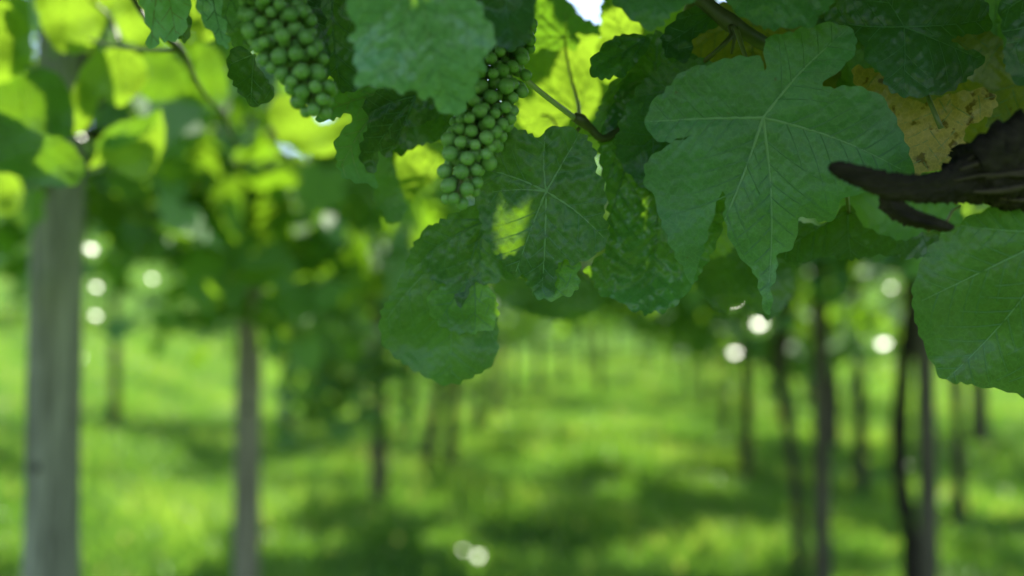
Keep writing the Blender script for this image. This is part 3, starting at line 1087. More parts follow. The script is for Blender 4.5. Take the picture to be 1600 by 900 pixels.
stem('petiole', [(1142, 42, 0.478, 2.0), (1143, 55, 0.474, 1.5), (1128, 72, 0.472, 1.4), (1105, 92, 0.48, 1.3), (1095, 100, 0.485, 1.3)], M_cane, vine_r)
stem('petiole', [(1150, 44, 0.47, 1.5), (1165, 90, 0.462, 1.1), (1182, 140, 0.452, 1.0), (1192, 184, 0.4455, 1.1)], M_petiole, vine_r)
stem('petiole', [(1146, 40, 0.474, 1.6), (1147, 62, 0.474, 1.0), (1143, 84, 0.478, 0.7)], M_cane, vine_r)
stem('petiole', [(1412, 42, 0.47, 1.0), (1425, 90, 0.485, 1.1), (1470, 200, 0.47, 1.4)], M_petiole, vine_r)
stem('petiole', [(1326, 334, 0.52, 0.9), (1324, 312, 0.50, 1.2), (1322, 285, 0.47, 1.5), (1330, 262, 0.44, 1.5)], M_petiole, vine_r)
stem('petiole', [(1665, 360, 0.425, 1.3), (1680, 300, 0.42, 1.4), (1700, 250, 0.42, 1.8)], M_petiole, vine_r)
for k_, (u0, v0, u1, v1, rr) in enumerate([(1505, 232, 1640, 206, 0.9), (1500, 262, 1660, 226, 1.1), (1490, 284, 1690, 250, 0.8), (1520, 300, 1680, 282, 1.2), (1512, 246, 1600, 214, 0.7), (1540, 280, 1700, 262, 0.8),
                                          (1420, 296, 1520, 290, 0.5), (1450, 284, 1540, 262, 0.6), (1530, 222, 1625, 190, 0.9), (1560, 312, 1680, 306, 0.8)]):
    q_ = [(u0 + (u1 - u0) * e_, v0 + (v1 - v0) * e_ + 3 * math.sin(k_ * 2 + e_ * 7), (0.398 if 228 < (v0 + v1) / 2 < 300 else 0.407) + 0.004 * (e_ - 0.3) ** 2 + (0.004 if u0 < 1460 else 0), rr * (0.3 + math.sin(min(e_ + 0.1, 1) * 3)))
          for e_ in np.linspace(0, 1, 6)]
    stem('bark_strip', q_, M_bark_strip, vine_r, 6, 0.15, 4, k_)
stem('tendril', [(1450, 362, 0.43, 0.9), (1462, 350, 0.425, 0.8), (1478, 347, 0.42, 0.7), (1488, 330, 0.42, 0.7), (1500, 322, 0.42, 0.6)], M_petiole, vine_r, 6)

# --- central vine
leaf(vine_c, [(740, 232), (762, 214), (786, 204), (806, 200), (826, 208), (843, 216), (852, 203), (872, 197), (892, 200), (908, 208), (922, 222), (931, 240),
              (930, 262), (942, 284), (947, 310), (943, 336), (951, 354), (948, 378), (934, 396), (912, 408), (892, 412), (880, 404), (868, 424),
              (868, 454), (850, 468), (838, 463), (827, 450), (820, 430), (802, 432), (786, 414), (770, 394), (757, 370), (751, 345), (744, 320),
              (736, 300), (724, 284), (724, 258)],
     (853, 299), [(846, 462), (806, 425), (742, 262), (770, 300), (944, 372), (905, 210), (852, 210)], 0.468, (0.10, -0.08), 1.0, 0.16, 31, M_leaf_deep, M_vein,
     'leaf with one glowing sunlit patch below the long grape bunch', quilt=0.0011, ripple=0.0024, teeth=(0.0022, 0.0085), vw=0.0007)
leaf(vine_c, [(868, 402), (890, 408), (906, 410), (903, 428), (905, 446), (892, 460), (872, 466), (854, 468), (840, 466), (838, 430), (850, 405)],
     (868, 380), [(866, 466), (900, 440), (842, 455)], 0.478, (0, 0), 0, 0.1, 32, M_leaf_mid, M_vein_dark, 'small olive lobe showing under the sun-patched leaf')
leaf(vine_c, [(740, 320), (712, 332), (688, 345), (668, 362), (656, 390), (660, 418), (680, 440), (700, 447), (714, 472), (722, 480), (732, 458), (740, 443),
              (765, 444), (790, 436), (812, 434), (830, 440), (840, 400), (830, 350), (790, 310), (760, 305)],
     (757, 345), [(720, 476), (664, 400), (752, 440), (825, 425), (700, 345)], 0.492, (0.1, -0.1), 0.6, 0.12, 33, M_leaf_deep, M_vein_dark,
     'folded green leaf between the sun-patched leaf and the round hanging leaf', quilt=0.0012)
leaf(vine_c, [(668, 352), (645, 385), (634, 415), (615, 455), (597, 484), (593, 512), (600, 540), (618, 558), (640, 574), (666, 590), (690, 600), (716, 599),
              (738, 588), (756, 580), (775, 560), (778, 530), (777, 500), (768, 478), (748, 452), (735, 420), (720, 380), (700, 350)],
     (700, 395), [(705, 598), (603, 500), (776, 540), (640, 420)], 0.515, (0.05, -0.15), 0.6, 0.10, 34, M_leaf_deep, M_vein,
     'broad rounded leaf hanging lowest over the meadow', quilt=0.0005, teeth=(0.0018, 0.0095))
leaf(vine_c, [(668, 462), (684, 452), (720, 440), (760, 446), (776, 470), (776, 500), (762, 518), (746, 515), (738, 521), (708, 517), (684, 504), (670, 484)],
     (740, 430), [(690, 500), (742, 518), (775, 490)], 0.497, (0, 0), 0, 0.06, 35, M_leaf_mid, M_vein_dark, 'light green small leaf lying on the round hanging leaf')
leaf(vine_c, [(560, -60), (540, -20), (548, 0), (538, 14), (556, 34), (553, 47), (547, 60), (556, 76), (552, 86), (557, 102), (555, 128), (574, 134), (590, 137),
              (600, 132), (612, 139), (630, 146), (646, 137), (652, 150), (662, 154), (670, 150), (682, 164), (696, 178), (712, 182), (726, 166), (738, 152),
              (744, 130), (748, 111), (757, 111), (757, 90), (766, 72), (776, 66), (768, 42), (754, 18), (742, -10), (720, -50), (640, -90)],
     (655, -40), [(710, 178), (615, 138), (552, 60), (770, 66)], 0.368, (0.0, -0.35), 1.2, 0.10, 36, M_leaf_pale, M_vein,
     'pale bluish green leaf hanging over the long grape bunch at the top', quilt=0.0009, ripple=0.003, teeth=(0.0026, 0.0095))
leaf(vine_c, [(745, -40), (752, 20), (760, 52), (778, 70), (800, 78), (820, 68), (830, 40), (832, -40)],
     (790, -60), [(800, 74), (762, 40), (826, 40)], 0.405, (0, 0.1), 0, 0.06, 37, M_leaf_dark, M_vein_dark, 'small shaded leaf above the stalk of the long grape bunch')
leaf(vine_c, [(470, -40), (474, 10), (486, 55), (500, 88), (515, 115), (530, 142), (556, 140), (575, 120), (580, 60), (570, -40)],
     (520, -60), [(532, 138), (480, 20), (575, 60)], 0.47, (0.0, 0.1), 1.0, 0.08, 38, M_leaf_dark, M_vein_dark, 'dark leaf between the upper grape bunch and the pale leaf')
leaf(vine_c, [(502, 168), (520, 148), (545, 135), (580, 125), (620, 130), (632, 150), (612, 172), (590, 194), (576, 215), (567, 240), (570, 265), (586, 276),
              (588, 292), (566, 286), (546, 281), (530, 266), (524, 232), (529, 210), (548, 190), (546, 176), (518, 187), (492, 186)],
     (612, 140), [(532, 262), (505, 175), (560, 136)], 0.50, (0.2, -0.1), 0, 0.08, 39, M_leaf, M_vein_under,
     'leaf turned to show its veined pale underside beside the upper grape bunch', back=True, quilt=0.0010)
leaf(vine_c, [(566, 165), (590, 142), (630, 128), (668, 140), (690, 168), (670, 190), (650, 196), (634, 206), (633, 222), (620, 228), (612, 240), (604, 248), (592, 236),
              (588, 268), (572, 263), (562, 246), (566, 220), (576, 190)],
     (650, 150), [(606, 245), (576, 250), (580, 175)], 0.488, (0.1, -0.3), 0, 0.14, 40, M_leaf_dark, M_vein_dark, 'small toothed leaf folded over the veined underside leaf', quilt=0.0014)
leaf(vine_c, [(600, 130), (650, 120), (700, 150), (720, 190), (700, 216), (672, 222), (648, 230), (620, 242), (610, 200)],
     (680, 120), [(625, 235), (700, 210), (612, 160)], 0.525, (0, 0), 0, 0.06, 41, M_leaf_dark, M_vein, 'dark leaf tucked behind the tips of the pale bluish leaf')
leaf(vine_c, [(620, 238), (655, 222), (692, 222), (698, 250), (680, 278), (655, 300), (640, 314), (624, 292), (617, 264)],
     (690, 220), [(640, 310), (622, 250)], 0.68, (0, 0.1), 0, 0.05, 42, M_leaf_sunlit, M_vein, 'glowing yellow-green leaf behind the lower grapes')
leaf(vine_c, [(588, 230), (612, 250), (625, 290), (635, 330), (612, 350), (590, 320), (580, 275)],
     (600, 215), [(615, 345), (632, 300)], 0.62, (0, 0), 0, 0.05, 43, M_leaf, M_vein, 'soft green leaf hanging under the folded toothed leaf')
leaf(vine_c, [(802, -6), (812, 8), (815, 40), (820, 72), (836, 80), (852, 74), (868, 80), (884, 72), (896, 80), (906, 66), (901, 52), (920, 55), (938, 52), (932, 38),
              (910, 27), (893, 8), (878, -12), (840, -12)],
     (883, 58), [(820, 60), (830, 10), (852, 74), (885, 0), (930, 46)], 0.60, (0.1, -0.3), 0, 0.06, 44, M_leaf, M_vein_under,
     'translucent leaf with net of veins beside the white sky gap', back=True, quilt=0.001)
leaf(vine_c, [(800, 60), (808, 120), (812, 160), (810, 186), (822, 204), (846, 214), (868, 206), (888, 190), (902, 178), (918, 190), (938, 150), (934, 120), (930, 82),
              (936, 56), (900, 40), (840, 40)],
     (905, 178), [(815, 90), (880, 45), (820, 195), (930, 90)], 0.66, (0.1, -0.2), 0, 0.06, 45, M_leaf_sunlit, M_vein_dark,
     'bright yellow-green backlit leaf with leaf shadows on it', teeth=(0.0016, 0.009))
leaf(vine_c, [(938, 20), (948, -20), (980, -20), (1002, 20), (1008, 62), (990, 110), (950, 130), (930, 100), (936, 62)],
     (990, 120), [(950, 0), (935, 70), (1000, 40)], 0.62, (0.1, -0.2), 0, 0.06, 46, M_leaf_sunlit, M_vein_dark, 'lime green leaf right of the white sky gap')
leaf(vine_c, [(1003, 54), (985, 53), (965, 56), (946, 67), (930, 85), (921, 104), (925, 118), (940, 124), (956, 121), (976, 118), (992, 100), (1010, 80), (1016, 62)],
     (1008, 60), [(925, 108), (960, 118), (950, 66)], 0.50, (0.2, 0.4), 0, 0.2, 47, M_leaf_rough, M_vein_dark, 'small crinkled black-green leaf beside the bright leaves', crumple=0.0014, quilt=0.0016)
leaf(vine_c, [(948, -40), (958, 0), (968, 14), (986, 28), (1002, 41), (1018, 46), (1032, 42), (1044, 26), (1060, 14), (1084, 0), (1080, -40)],
     (1030, -50), [(1020, 42), (965, 10), (1070, 5)], 0.42, (0, 0.3), 1, 0.06, 48, M_leaf, M_vein_dark, 'leaf dipping down from the top over the small crinkled leaf')
leaf(vine_c, [(1110, 4), (1084, 10), (1062, 22), (1046, 40), (1034, 56), (1038, 80), (1050, 92), (1076, 95), (1080, 80), (1083, 62), (1100, 50), (1122, 40), (1128, 16)],
     (1115, 20), [(1040, 70), (1070, 90), (1060, 30)], 0.50, (0.1, 0.5), 0, 0.2, 49, M_leaf_dark, M_vein_dark, 'curled dark leaf beside the cane fork', crumple=0.001)
leaf(vine_c, [(990, 112), (966, 120), (950, 136), (942, 156), (930, 182), (926, 200), (934, 216), (958, 200), (985, 160), (1000, 125)],
     (985, 118), [(932, 205), (950, 150)], 0.52, (0, 0), 0, 0.1, 50, M_leaf, M_vein_dark, 'small leaf edge next to the petiole fork')
leaf(vine_c, [(890, 186), (912, 184), (930, 196), (936, 216), (920, 214), (900, 212), (888, 205)],
     (908, 182), [(926, 212), (894, 206)], 0.53, (0, 0), 0, 0.1, 51, M_leaf_sunlit, M_vein, 'tiny veined leaf under the petiole fork')
leaf(vine_c, [(780, 430), (830, 430), (870, 430), (925, 440), (950, 470), (900, 500), (850, 495), (800, 480), (770, 460)],
     (860, 410), [(800, 470), (860, 490), (930, 470)], 0.78, (0, 0.1), 0, 0.05, 52, M_leaf_dark, M_vein_dark, 'dim leaf in the shadow below the central leaves')
leaf(vine_c, [(790, 90), (830, 30), (868, 50), (890, 60), (930, 60), (945, 40), (1000, 20), (1030, 90), (1010, 180), (960, 240), (880, 240), (820, 225), (785, 170)],
     (900, 10), [(880, 235), (800, 150), (1010, 120), (950, 230)], 0.80, (0, -0.1), 0, 0.04, 53, M_leaf_sunlit, M_vein, 'yellow-green leaf farthest back behind the petiole fork', teeth=(0.0012, 0.012), res=0.0025)
leaf(vine_c, [(700, -40), (745, -50), (770, 20), (768, 70), (735, 60), (715, 20)],
     (740, -60), [(760, 65), (715, 10)], 0.49, (0, 0), 0, 0.05, 54, M_leaf_dark, M_vein_dark, 'dark leaf behind the right edge of the pale bluish leaf')
leaf(vine_c, [(1000, -40), (1050, -48), (1110, -30), (1125, 40), (1085, 75), (1030, 72), (998, 30)],
     (1110, -40), [(1035, 68), (1005, -20), (1085, 70)], 0.78, (0, -0.1), 0, 0.04, 55, M_leaf_sunlit, M_vein, 'bright leaf glimpsed above the curled dark leaf', teeth=(0.0014, 0.011), res=0.0025)
stem('petiole', [(808, 112, 0.47, 0.9), (816, 119, 0.47, 1.3), (840, 140, 0.475, 1.5), (868, 162, 0.485, 1.6), (900, 186, 0.50, 1.8)], M_petiole_sunlit, vine_c)
stem('petiole', [(905, 186, 0.50, 1.5), (903, 160, 0.54, 1.1), (892, 120, 0.57, 0.9), (884, 80, 0.595, 0.9), (883, 60, 0.60, 0.8)], M_petiole, vine_c)
stem('cane', [(896, 182, 0.50, 2.6), (908, 188, 0.50, 3.6), (922, 200, 0.505, 2.6), (950, 215, 0.51, 2.3), (1010, 150, 0.53, 2.6), (1060, 60, 0.53, 3), (1085, -12, 0.50, 3.6)], M_cane, vine_c, 9, 0.02)
stem('petiole', [(845, 180, 0.60, 0.8), (862, 185, 0.6, 0.8), (878, 215, 0.58, 0.8), (890, 230, 0.55, 0.8)], M_petiole, vine_c)
stem('petiole', [(853, 299, 0.468, 0.8), (862, 270, 0.485, 0.9), (880, 235, 0.50, 1.1), (905, 200, 0.505, 1.2)], M_petiole, vine_c)
stem('petiole', [(655, -40, 0.375, 1.0), (690, -70, 0.40, 1.1), (760, -100, 0.44, 1.2)], M_petiole, vine_c)

# --- left shoot beside the upper grapes
leaf(vine_l, [(208, -40), (216, 0), (226, 22), (233, 45), (231, 66), (235, 79), (244, 72), (250, 60), (262, 65), (272, 62), (284, 56), (292, 36), (298, 0), (304, -40), (260, -60)],
     (255, -50), [(236, 76), (276, 60), (222, 10)], 0.425, (0.2, -0.2), 1, 0.12, 60, M_leaf_pale, M_vein_under, 'limp pale grey-green leaf hanging from the top, darkened at its tip', quilt=0.0012, back=True)
leaf(vine_l, [(306, -40), (308, 0), (312, 26), (324, 42), (336, 58), (348, 73), (358, 70), (352, 40), (346, 10), (345, -40)],
     (326, -50), [(350, 70), (316, 20)], 0.43, (0, 0), 0, 0.12, 61, M_leaf_pale, M_vein_dark, 'narrow blue-green leaf hanging next to the limp pale leaf')
leaf(vine_l, [(345, -40), (344, 10), (352, 40), (358, 62), (380, 78), (402, 74), (430, 50), (440, 0), (430, -50)],
     (390, -60), [(380, 72), (350, 30), (425, 40)], 0.49, (0, 0), 0, 0.08, 62, M_leaf, M_vein_dark, 'green leaf behind the shoulder of the upper grape bunch')
leaf(vine_l, [(418, -30), (440, -40), (480, -30), (505, 20), (514, 80), (510, 130), (490, 152), (466, 138), (440, 110), (420, 60)],
     (455, -50), [(488, 148), (430, 60), (510, 60)], 0.455, (0, 0), 0, 0.06, 66, M_leaf_dark, M_vein_dark, 'dark leaf hidden behind the berries of the upper grape bunch')
leaf(vine_l, [(360, 76), (376, 73), (392, 82), (402, 102), (416, 122), (430, 146), (416, 160), (396, 166), (372, 142), (356, 112), (356, 90)],
     (398, 85), [(392, 162), (360, 100), (425, 140)], 0.48, (0, 0), 0, 0.06, 63, M_leaf_dark, M_vein, 'dark oval leaf left of the upper grape bunch, one pale vein')
leaf(vine_l, [(292, -20), (296, 20), (304, 50), (322, 66), (334, 58), (328, 30), (318, 0), (312, -30)],
     (300, -30), [(320, 62), (300, 30)], 0.66, (0, 0), 0, 0.05, 64, M_leaf_sunlit, M_vein, 'bright green leaf glowing between the two limp leaves')
leaf(vine_l, [(268, 24), (274, 40), (276, 56), (290, 66), (298, 50), (298, 28), (284, 18)],
     (284, 15), [(286, 62), (272, 40)], 0.50, (0, 0), 0, 0.05, 65, M_leaf_dark, M_vein, 'tiny dark lobe against the limp pale leaf')
stem('cane', [(185, -60, 0.62, 2.2), (205, -10, 0.62, 2.2), (222, 20, 0.62, 2.2), (238, 40, 0.6, 2.1), (260, 60, 0.60, 2.2), (280, 76, 0.62, 3.0), (292, 95, 0.66, 2.0), (305, 125, 0.72, 1.9), (325, 155, 0.78, 1.9), (345, 175, 0.82, 1.9), (370, 230, 0.9, 1.9)], M_cane, vine_l)
stem('petiole', [(140, 62, 0.8, 1.6), (180, 72, 0.72, 1.5), (230, 78, 0.66, 1.5), (276, 78, 0.62, 1.5)], M_cane, vine_l)
stem('petiole', [(140, 0, 0.80, 1.5), (165, 20, 0.8, 1.5), (180, 45, 0.8, 1.5), (185, 65, 0.78, 1.5)], M_cane, vine_l)

# --- blurred vine around the thick post
leaf(vine_b, [(50, -60), (52, -10), (60, 22), (72, 55), (88, 78), (116, 84), (140, 76), (162, 42), (172, 0), (160, -60)],
     (110, -60), [(100, 80), (60, 10), (160, 10)], 0.82, (0, -0.2), 0, 0.04, 70, M_leaf_sunlit, M_vein, 'brightest yellow leaf glowing at the top beside the thick post', teeth=(0.002, 0.014), res=0.003)
leaf(vine_b, [(-60, -20), (-20, -10), (15, 8), (42, 38), (50, 70), (46, 98), (20, 122), (-30, 134), (-70, 80)],
     (-40, 0), [(40, 90), (-20, 130), (30, 30)], 0.78, (0, -0.2), 0, 0.04, 71, M_leaf_sunlit, M_vein, 'lime leaf cut by the upper left picture corner', teeth=(0.002, 0.014), res=0.003)
leaf(vine_b, [(155, 80), (132, 100), (118, 130), (106, 165), (108, 198), (122, 210), (136, 198), (148, 170), (162, 146), (172, 160), (188, 166), (212, 150), (230, 122),
              (222, 92), (195, 74)],
     (190, 70), [(116, 202), (195, 162), (225, 110)], 0.84, (0, -0.2), 0, 0.04, 72, M_leaf_sunlit, M_vein, 'yellow two-pointed leaf in front of the shaded blue-green leaf', teeth=(0.0015, 0.014), res=0.003)
leaf(vine_b, [(-40, 125), (0, 122), (35, 118), (66, 106), (92, 118), (108, 142), (116, 180), (112, 214), (84, 218), (45, 204), (0, 190), (-40, 185)],
     (30, 110), [(108, 210), (-20, 180), (40, 200)], 0.80, (0, -0.3), 0, 0.04, 73, M_leaf, M_vein, 'shaded blue-green leaf across the top of the thick post', teeth=(0.0015, 0.014), res=0.003)
leaf(vine_b, [(-60, 170), (-10, 172), (28, 188), (60, 208), (96, 216), (120, 236), (132, 262), (122, 286), (96, 292), (58, 288), (20, 272), (-20, 268), (-60, 262)],
     (-20, 172), [(125, 280), (60, 284), (-30, 262)], 0.74, (0, -0.2), 0, 0.04, 74, M_leaf, M_vein_dark, 'large dark green leaf crossing the thick post', teeth=(0.0015, 0.014), res=0.003)
leaf(vine_b, [(252, 172), (225, 188), (190, 200), (168, 214), (152, 238), (140, 264), (162, 256), (184, 268), (214, 280), (236, 272), (252, 242), (258, 208)],
     (245, 178), [(148, 258), (215, 276), (250, 230)], 0.88, (0, -0.3), 0, 0.05, 75, M_leaf_sunlit, M_vein, 'light green hanging leaf right of the thick post', teeth=(0.0015, 0.014), res=0.003)
leaf(vine_b, [(250, 168), (225, 182), (192, 190), (168, 202), (150, 225), (160, 232), (190, 228), (222, 212), (244, 192)],
     (246, 172), [(156, 228), (200, 222)], 0.86, (0, -0.6), 0, 0.05, 76, M_leaf_pale, M_vein, 'silvery leaf catching skylight right of the thick post', teeth=(0.0012, 0.014), res=0.003)
leaf(vine_b, [(-40, 262), (-8, 262), (20, 270), (36, 296), (30, 326), (10, 336), (-20, 330), (-50, 300)],
     (-20, 260), [(15, 330), (-30, 320)], 1.05, (0, -0.1), 0, 0.04, 77, M_leaf_sunlit, M_vein, 'yellow leaf left of the thick post below the large dark leaf', teeth=(0.0012, 0.014), res=0.003)
leaf(vine_b, [(165, -50), (170, 0), (182, 40), (200, 66), (228, 70), (240, 40), (232, 0), (215, -50)],
     (195, -60), [(212, 66), (180, 10)], 0.90, (0, -0.2), 0, 0.04, 78, M_leaf_sunlit, M_vein, 'yellow-green leaf behind the twigs at the top', teeth=(0.0015, 0.014), res=0.003)
leaf(vine_b, [(225, 80), (250, 84), (280, 96), (296, 120), (280, 150), (250, 160), (222, 150), (212, 118)],
     (268, 84), [(240, 158), (288, 130)], 0.95, (0, -0.3), 0, 0.04, 79, M_leaf, M_vein, 'soft green leaf under the twig fork', teeth=(0.0015, 0.014), res=0.003)
leaf(vine_b, [(312, 66), (340, 80), (352, 110), (356, 150), (336, 170), (312, 150), (302, 110)],
     (330, 66), [(335, 165), (305, 110)], 0.92, (0, -0.3), 0, 0.04, 80, M_leaf, M_vein, 'soft green leaf left of the dark oval leaf', teeth=(0.0015, 0.014), res=0.003)
leaf(vine_b, [(430, 150), (470, 150), (500, 190), (540, 180), (556, 205), (520, 240), (480, 240), (440, 220), (420, 180)],
     (480, 140), [(480, 235), (540, 200), (430, 200)], 0.95, (0, -0.1), 0, 0.04, 81, M_leaf_sunlit, M_vein, 'sunlit leaf just below the upper grape bunch', teeth=(0.0015, 0.014), res=0.003)


# ------------------------------------------------------------------ grape bunches
def grape_bunch(axis, label, seed, r_mm, n_ring):
    """axis: (px, py, depth, half-width mm) from stalk to tip"""
    S = spline(axis, 8)
    P = np.array([at(a, b, c) for a, b, c, _ in S])
    W = S[:, 3] / 1000
    t = empty('grape_bunch', P[0], label, 'grapes', 'bunches of unripe green grapes')
    V, F = tube(P, np.interp(np.arange(len(P)), [0, len(P)], [0.0019, 0.0009]), 7, 0.03, seed)
    mesh_obj('stalk', V, F, M_petiole, t, P[0])
    # berries: relaxed packing near the surface of the bunch
    r_ = np.random.default_rng(seed)
    pts, rad = [], []
    tries = 0
    L = np.linspace(0, len(P) - 1, 400)
    while len(pts) < n_ring and tries < 60000:
        tries += 1
        k = r_.random() * (len(P) - 1)
        i = int(k)
        f = k - i
        c = P[i] * (1 - f) + P[min(i + 1, len(P) - 1)] * f
        w = W[i] * (1 - f) + W[min(i + 1, len(W) - 1)] * f
        v = r_.standard_normal(3)
        v /= np.linalg.norm(v)
        q = c + v * w * (r_.random() ** 0.30)
        rr = r_mm / 1000 * r_.uniform(0.70, 1.08)
        if all(np.linalg.norm(q - p) > (rr + s) * 0.97 for p, s in zip(pts, rad)):
            pts.append(q)
            rad.append(rr)
    # one shared berry mesh
    me = bpy.data.meshes.new('grape')
    vs, fs = [], []
    nl, ns_ = 20, 12
    vs.append((0, 0, 1.04))
    for a in range(1, ns_):
        th = math.pi * a / ns_
        for b in range(nl):
            ph = 2 * math.pi * b / nl
            vs.append((math.sin(th) * math.cos(ph) * 0.97, math.sin(th) * math.sin(ph) * 0.97, math.cos(th) * 1.04))
    vs.append((0, 0, -1.0))
    for b in range(nl):
        fs.append((0, 1 + b, 1 + (b + 1) % nl))
    for a in range(ns_ - 2):
        for b in range(nl):
            c = 1 + a * nl
            fs.append((c + b, c + nl + b, c + nl + (b + 1) % nl, c + (b + 1) % nl))
    c = 1 + (ns_ - 2) * nl
    for b in range(nl):
        fs.append((c + b, len(vs) - 1, c + (b + 1) % nl))
    # the dark blossom scar at the tip
    sc0 = len(vs)
    for b in range(8):
        ph = 2 * math.pi * b / 8
        vs.append((math.cos(ph) * 0.085, math.sin(ph) * 0.085, -1.015))
    vs.append((0, 0, -1.07))
    for b in range(8):
        fs.append((sc0 + b, sc0 + 8, sc0 + (b + 1) % 8))
    me.from_pydata([(x * 0.001, y * 0.001, z * 0.001) for x, y, z in vs], [], fs)
    me.polygons.foreach_set('use_smooth', [True] * len(me.polygons))
    me.materials.append(M_grape)
    me.materials.append(M_scar)
    for p in me.polygons[-8:]:
        p.material_index = 1
    me.update()
    org = np.array(t.location)
    ped_v, ped_f = [], []
    for q, rr in zip(pts, rad):
        o = bpy.data.objects.new('grape', me)
        COL.objects.link(o)
        o.parent = t
        o.location = q - org
        o.scale = (rr * 1000,) * 3
        j = int(np.argmin(np.linalg.norm(P - q, axis=1)))
        ax = q - P[max(j - 1, 0)]
        o.rotation_euler = Vector(-ax + np.array([0, 0, 0.004])).to_track_quat('Z', 'Y').to_euler()
        a = P[max(j - 1, 0)]
        Vp, Fp = tube([a, (a + q) / 2 + [0, 0, 0.001], q], [0.0006, 0.0005, 0.0007], 5)
        ped_f += [tuple(x + len(ped_v) * 1 for x in f) for f in Fp]
        ped_v += list(Vp)
    mesh_obj('pedicels', np.array(ped_v), ped_f, M_petiole, t, P[0])
    return t


grape_bunch([(400, -60, 0.415, 12), (418, -10, 0.41, 14), (436, 40, 0.405, 14.5), (454, 80, 0.402, 14), (474, 115, 0.402, 12), (488, 145, 0.402, 9.5), (496, 162, 0.402, 6)],
            'plump bunch of unripe grapes hanging in the top centre beside the dark leaf', 21, 3.95, 270)
grape_bunch([(812, 18, 0.47, 8), (796, 70, 0.455, 12), (778, 120, 0.445, 14.5), (758, 175, 0.44, 15), (740, 225, 0.432, 13.5), (724, 270, 0.428, 10.5), (714, 302, 0.425, 6)],
            'long tapering bunch of unripe grapes below the pale bluish leaf', 22, 4.0, 270)

# ------------------------------------------------------------------ out-of-view roof of leaves, added to shade the foreground
r0 = np.random.default_rng(50)


def clear_sized(P, sz, k=0.60):
    ok = np.ones(len(P), bool)
    for q, r in CLEAR:
        v = P - q
        t = v @ SUN
        dist = np.linalg.norm(v - t[:, None] * SUN, axis=1)
        ok &= ~((dist < r + sz * k) & (t > 0.02))
    return ok


def outside_frame(P, sz):
    v = P - CAM
    dep = v @ FWD
    Y = 450 - (v @ UP) / np.maximum(dep, 0.01) * FPX
    return (dep < 0.02) | (Y < -70 - sz * 0.6 / np.maximum(dep, 0.05) * FPX)


ROOF = []            # (vine, centres, sizes)


def roof(parent, lo, hi, n, seed, size=(0.08, 0.13)):
    r_ = np.random.default_rng(seed)
    P = lo + r_.random((n, 3)) * (np.array(hi) - lo)
    sz = r_.uniform(*size, n)
    ok = outside_frame(P, sz) & clear_sized(P, sz)
    ROOF.append((parent, P[ok], sz[ok]))


def cover(n_layers, steps):
    """adds leaves where the sun would still get through the roof to the hanging leaves"""
    r_ = np.random.default_rng(77)
    allP = np.concatenate([p for _, p, _ in ROOF])
    allS = np.concatenate([q for _, _, q in ROOF])
    add_p, add_s = [], []
    for d in (0.40, 0.47, 0.54):
        for px in range(330, 1640, steps):
            for py in range(-20, 640, steps):
                q = at(px, py, d)
                if d < 0.45 and not (px > 1250 or px < 830):
                    continue
                v = allP - q
                t = v @ SUN
                ds = np.linalg.norm(v - t[:, None] * SUN, axis=1)
                c = int(((ds < allS * 0.27) & (t > 0.05)).sum())
                for _ in range(n_layers - c):
                    for tr in range(10):
                        tt = r_.uniform(0.30, 0.85)
                        z = r_.uniform(0.045, 0.10) if tr < 5 else r_.uniform(0.025, 0.05)
                        p = (q + tt * SUN + r_.normal(0, 0.006, 3))[None]
                        za = np.array([z])
                        if outside_frame(p, za)[0] and clear_sized(p, za, 0.60)[0]:
                            allP = np.vstack([allP, p])
                            allS = np.append(allS, z)
                            add_p.append(p[0])
                            add_s.append(z)
                            break
    return np.array(add_p), np.array(add_s)


def build_roof():
    ap, as_ = cover(3, 18)
    org = [world_loc(v) for v, _, _ in ROOF]
    near = np.argmin(np.stack([np.abs(ap[:, 0] - o) for o in (0.5, -0.05, -0.6, -1.4)], 1), 1)
    for i, (v, P, S) in enumerate(ROOF):
        r_ = np.random.default_rng(90 + i)
        n0 = len(P)
        P = np.vstack([P, ap[near == i]])
        S = np.concatenate([S, as_[near == i]])
        nr = r_.standard_normal((len(P), 3)) * 0.5 + [0, 0.1, 0.9]
        nr[n0:] = SUN + r_.standard_normal((len(P) - n0, 3)) * 0.25
        V, F, T, U = leaves_mesh(P, S, nr, r_=r_)
        o = fast_mesh('foliage', V, F, M_far, v, org[i], T, U)  # unseen canopy leaves set between the sun and the hanging leaves
        o['kind'] = 'stuff'


roof(vine_r, (0.05, 0.10, 1.22), (1.0, 1.3, 1.85), 1100, 51)
roof(vine_c, (-0.45, 0.10, 1.22), (0.35, 1.3, 1.85), 1000, 52)
roof(vine_l, (-0.9, 0.10, 1.25), (-0.3, 1.3, 1.85), 500, 53)
roof(vine_b, (-1.3, 0.6, 1.35), (-0.5, 1.6, 1.8), 60, 54)
build_roof()

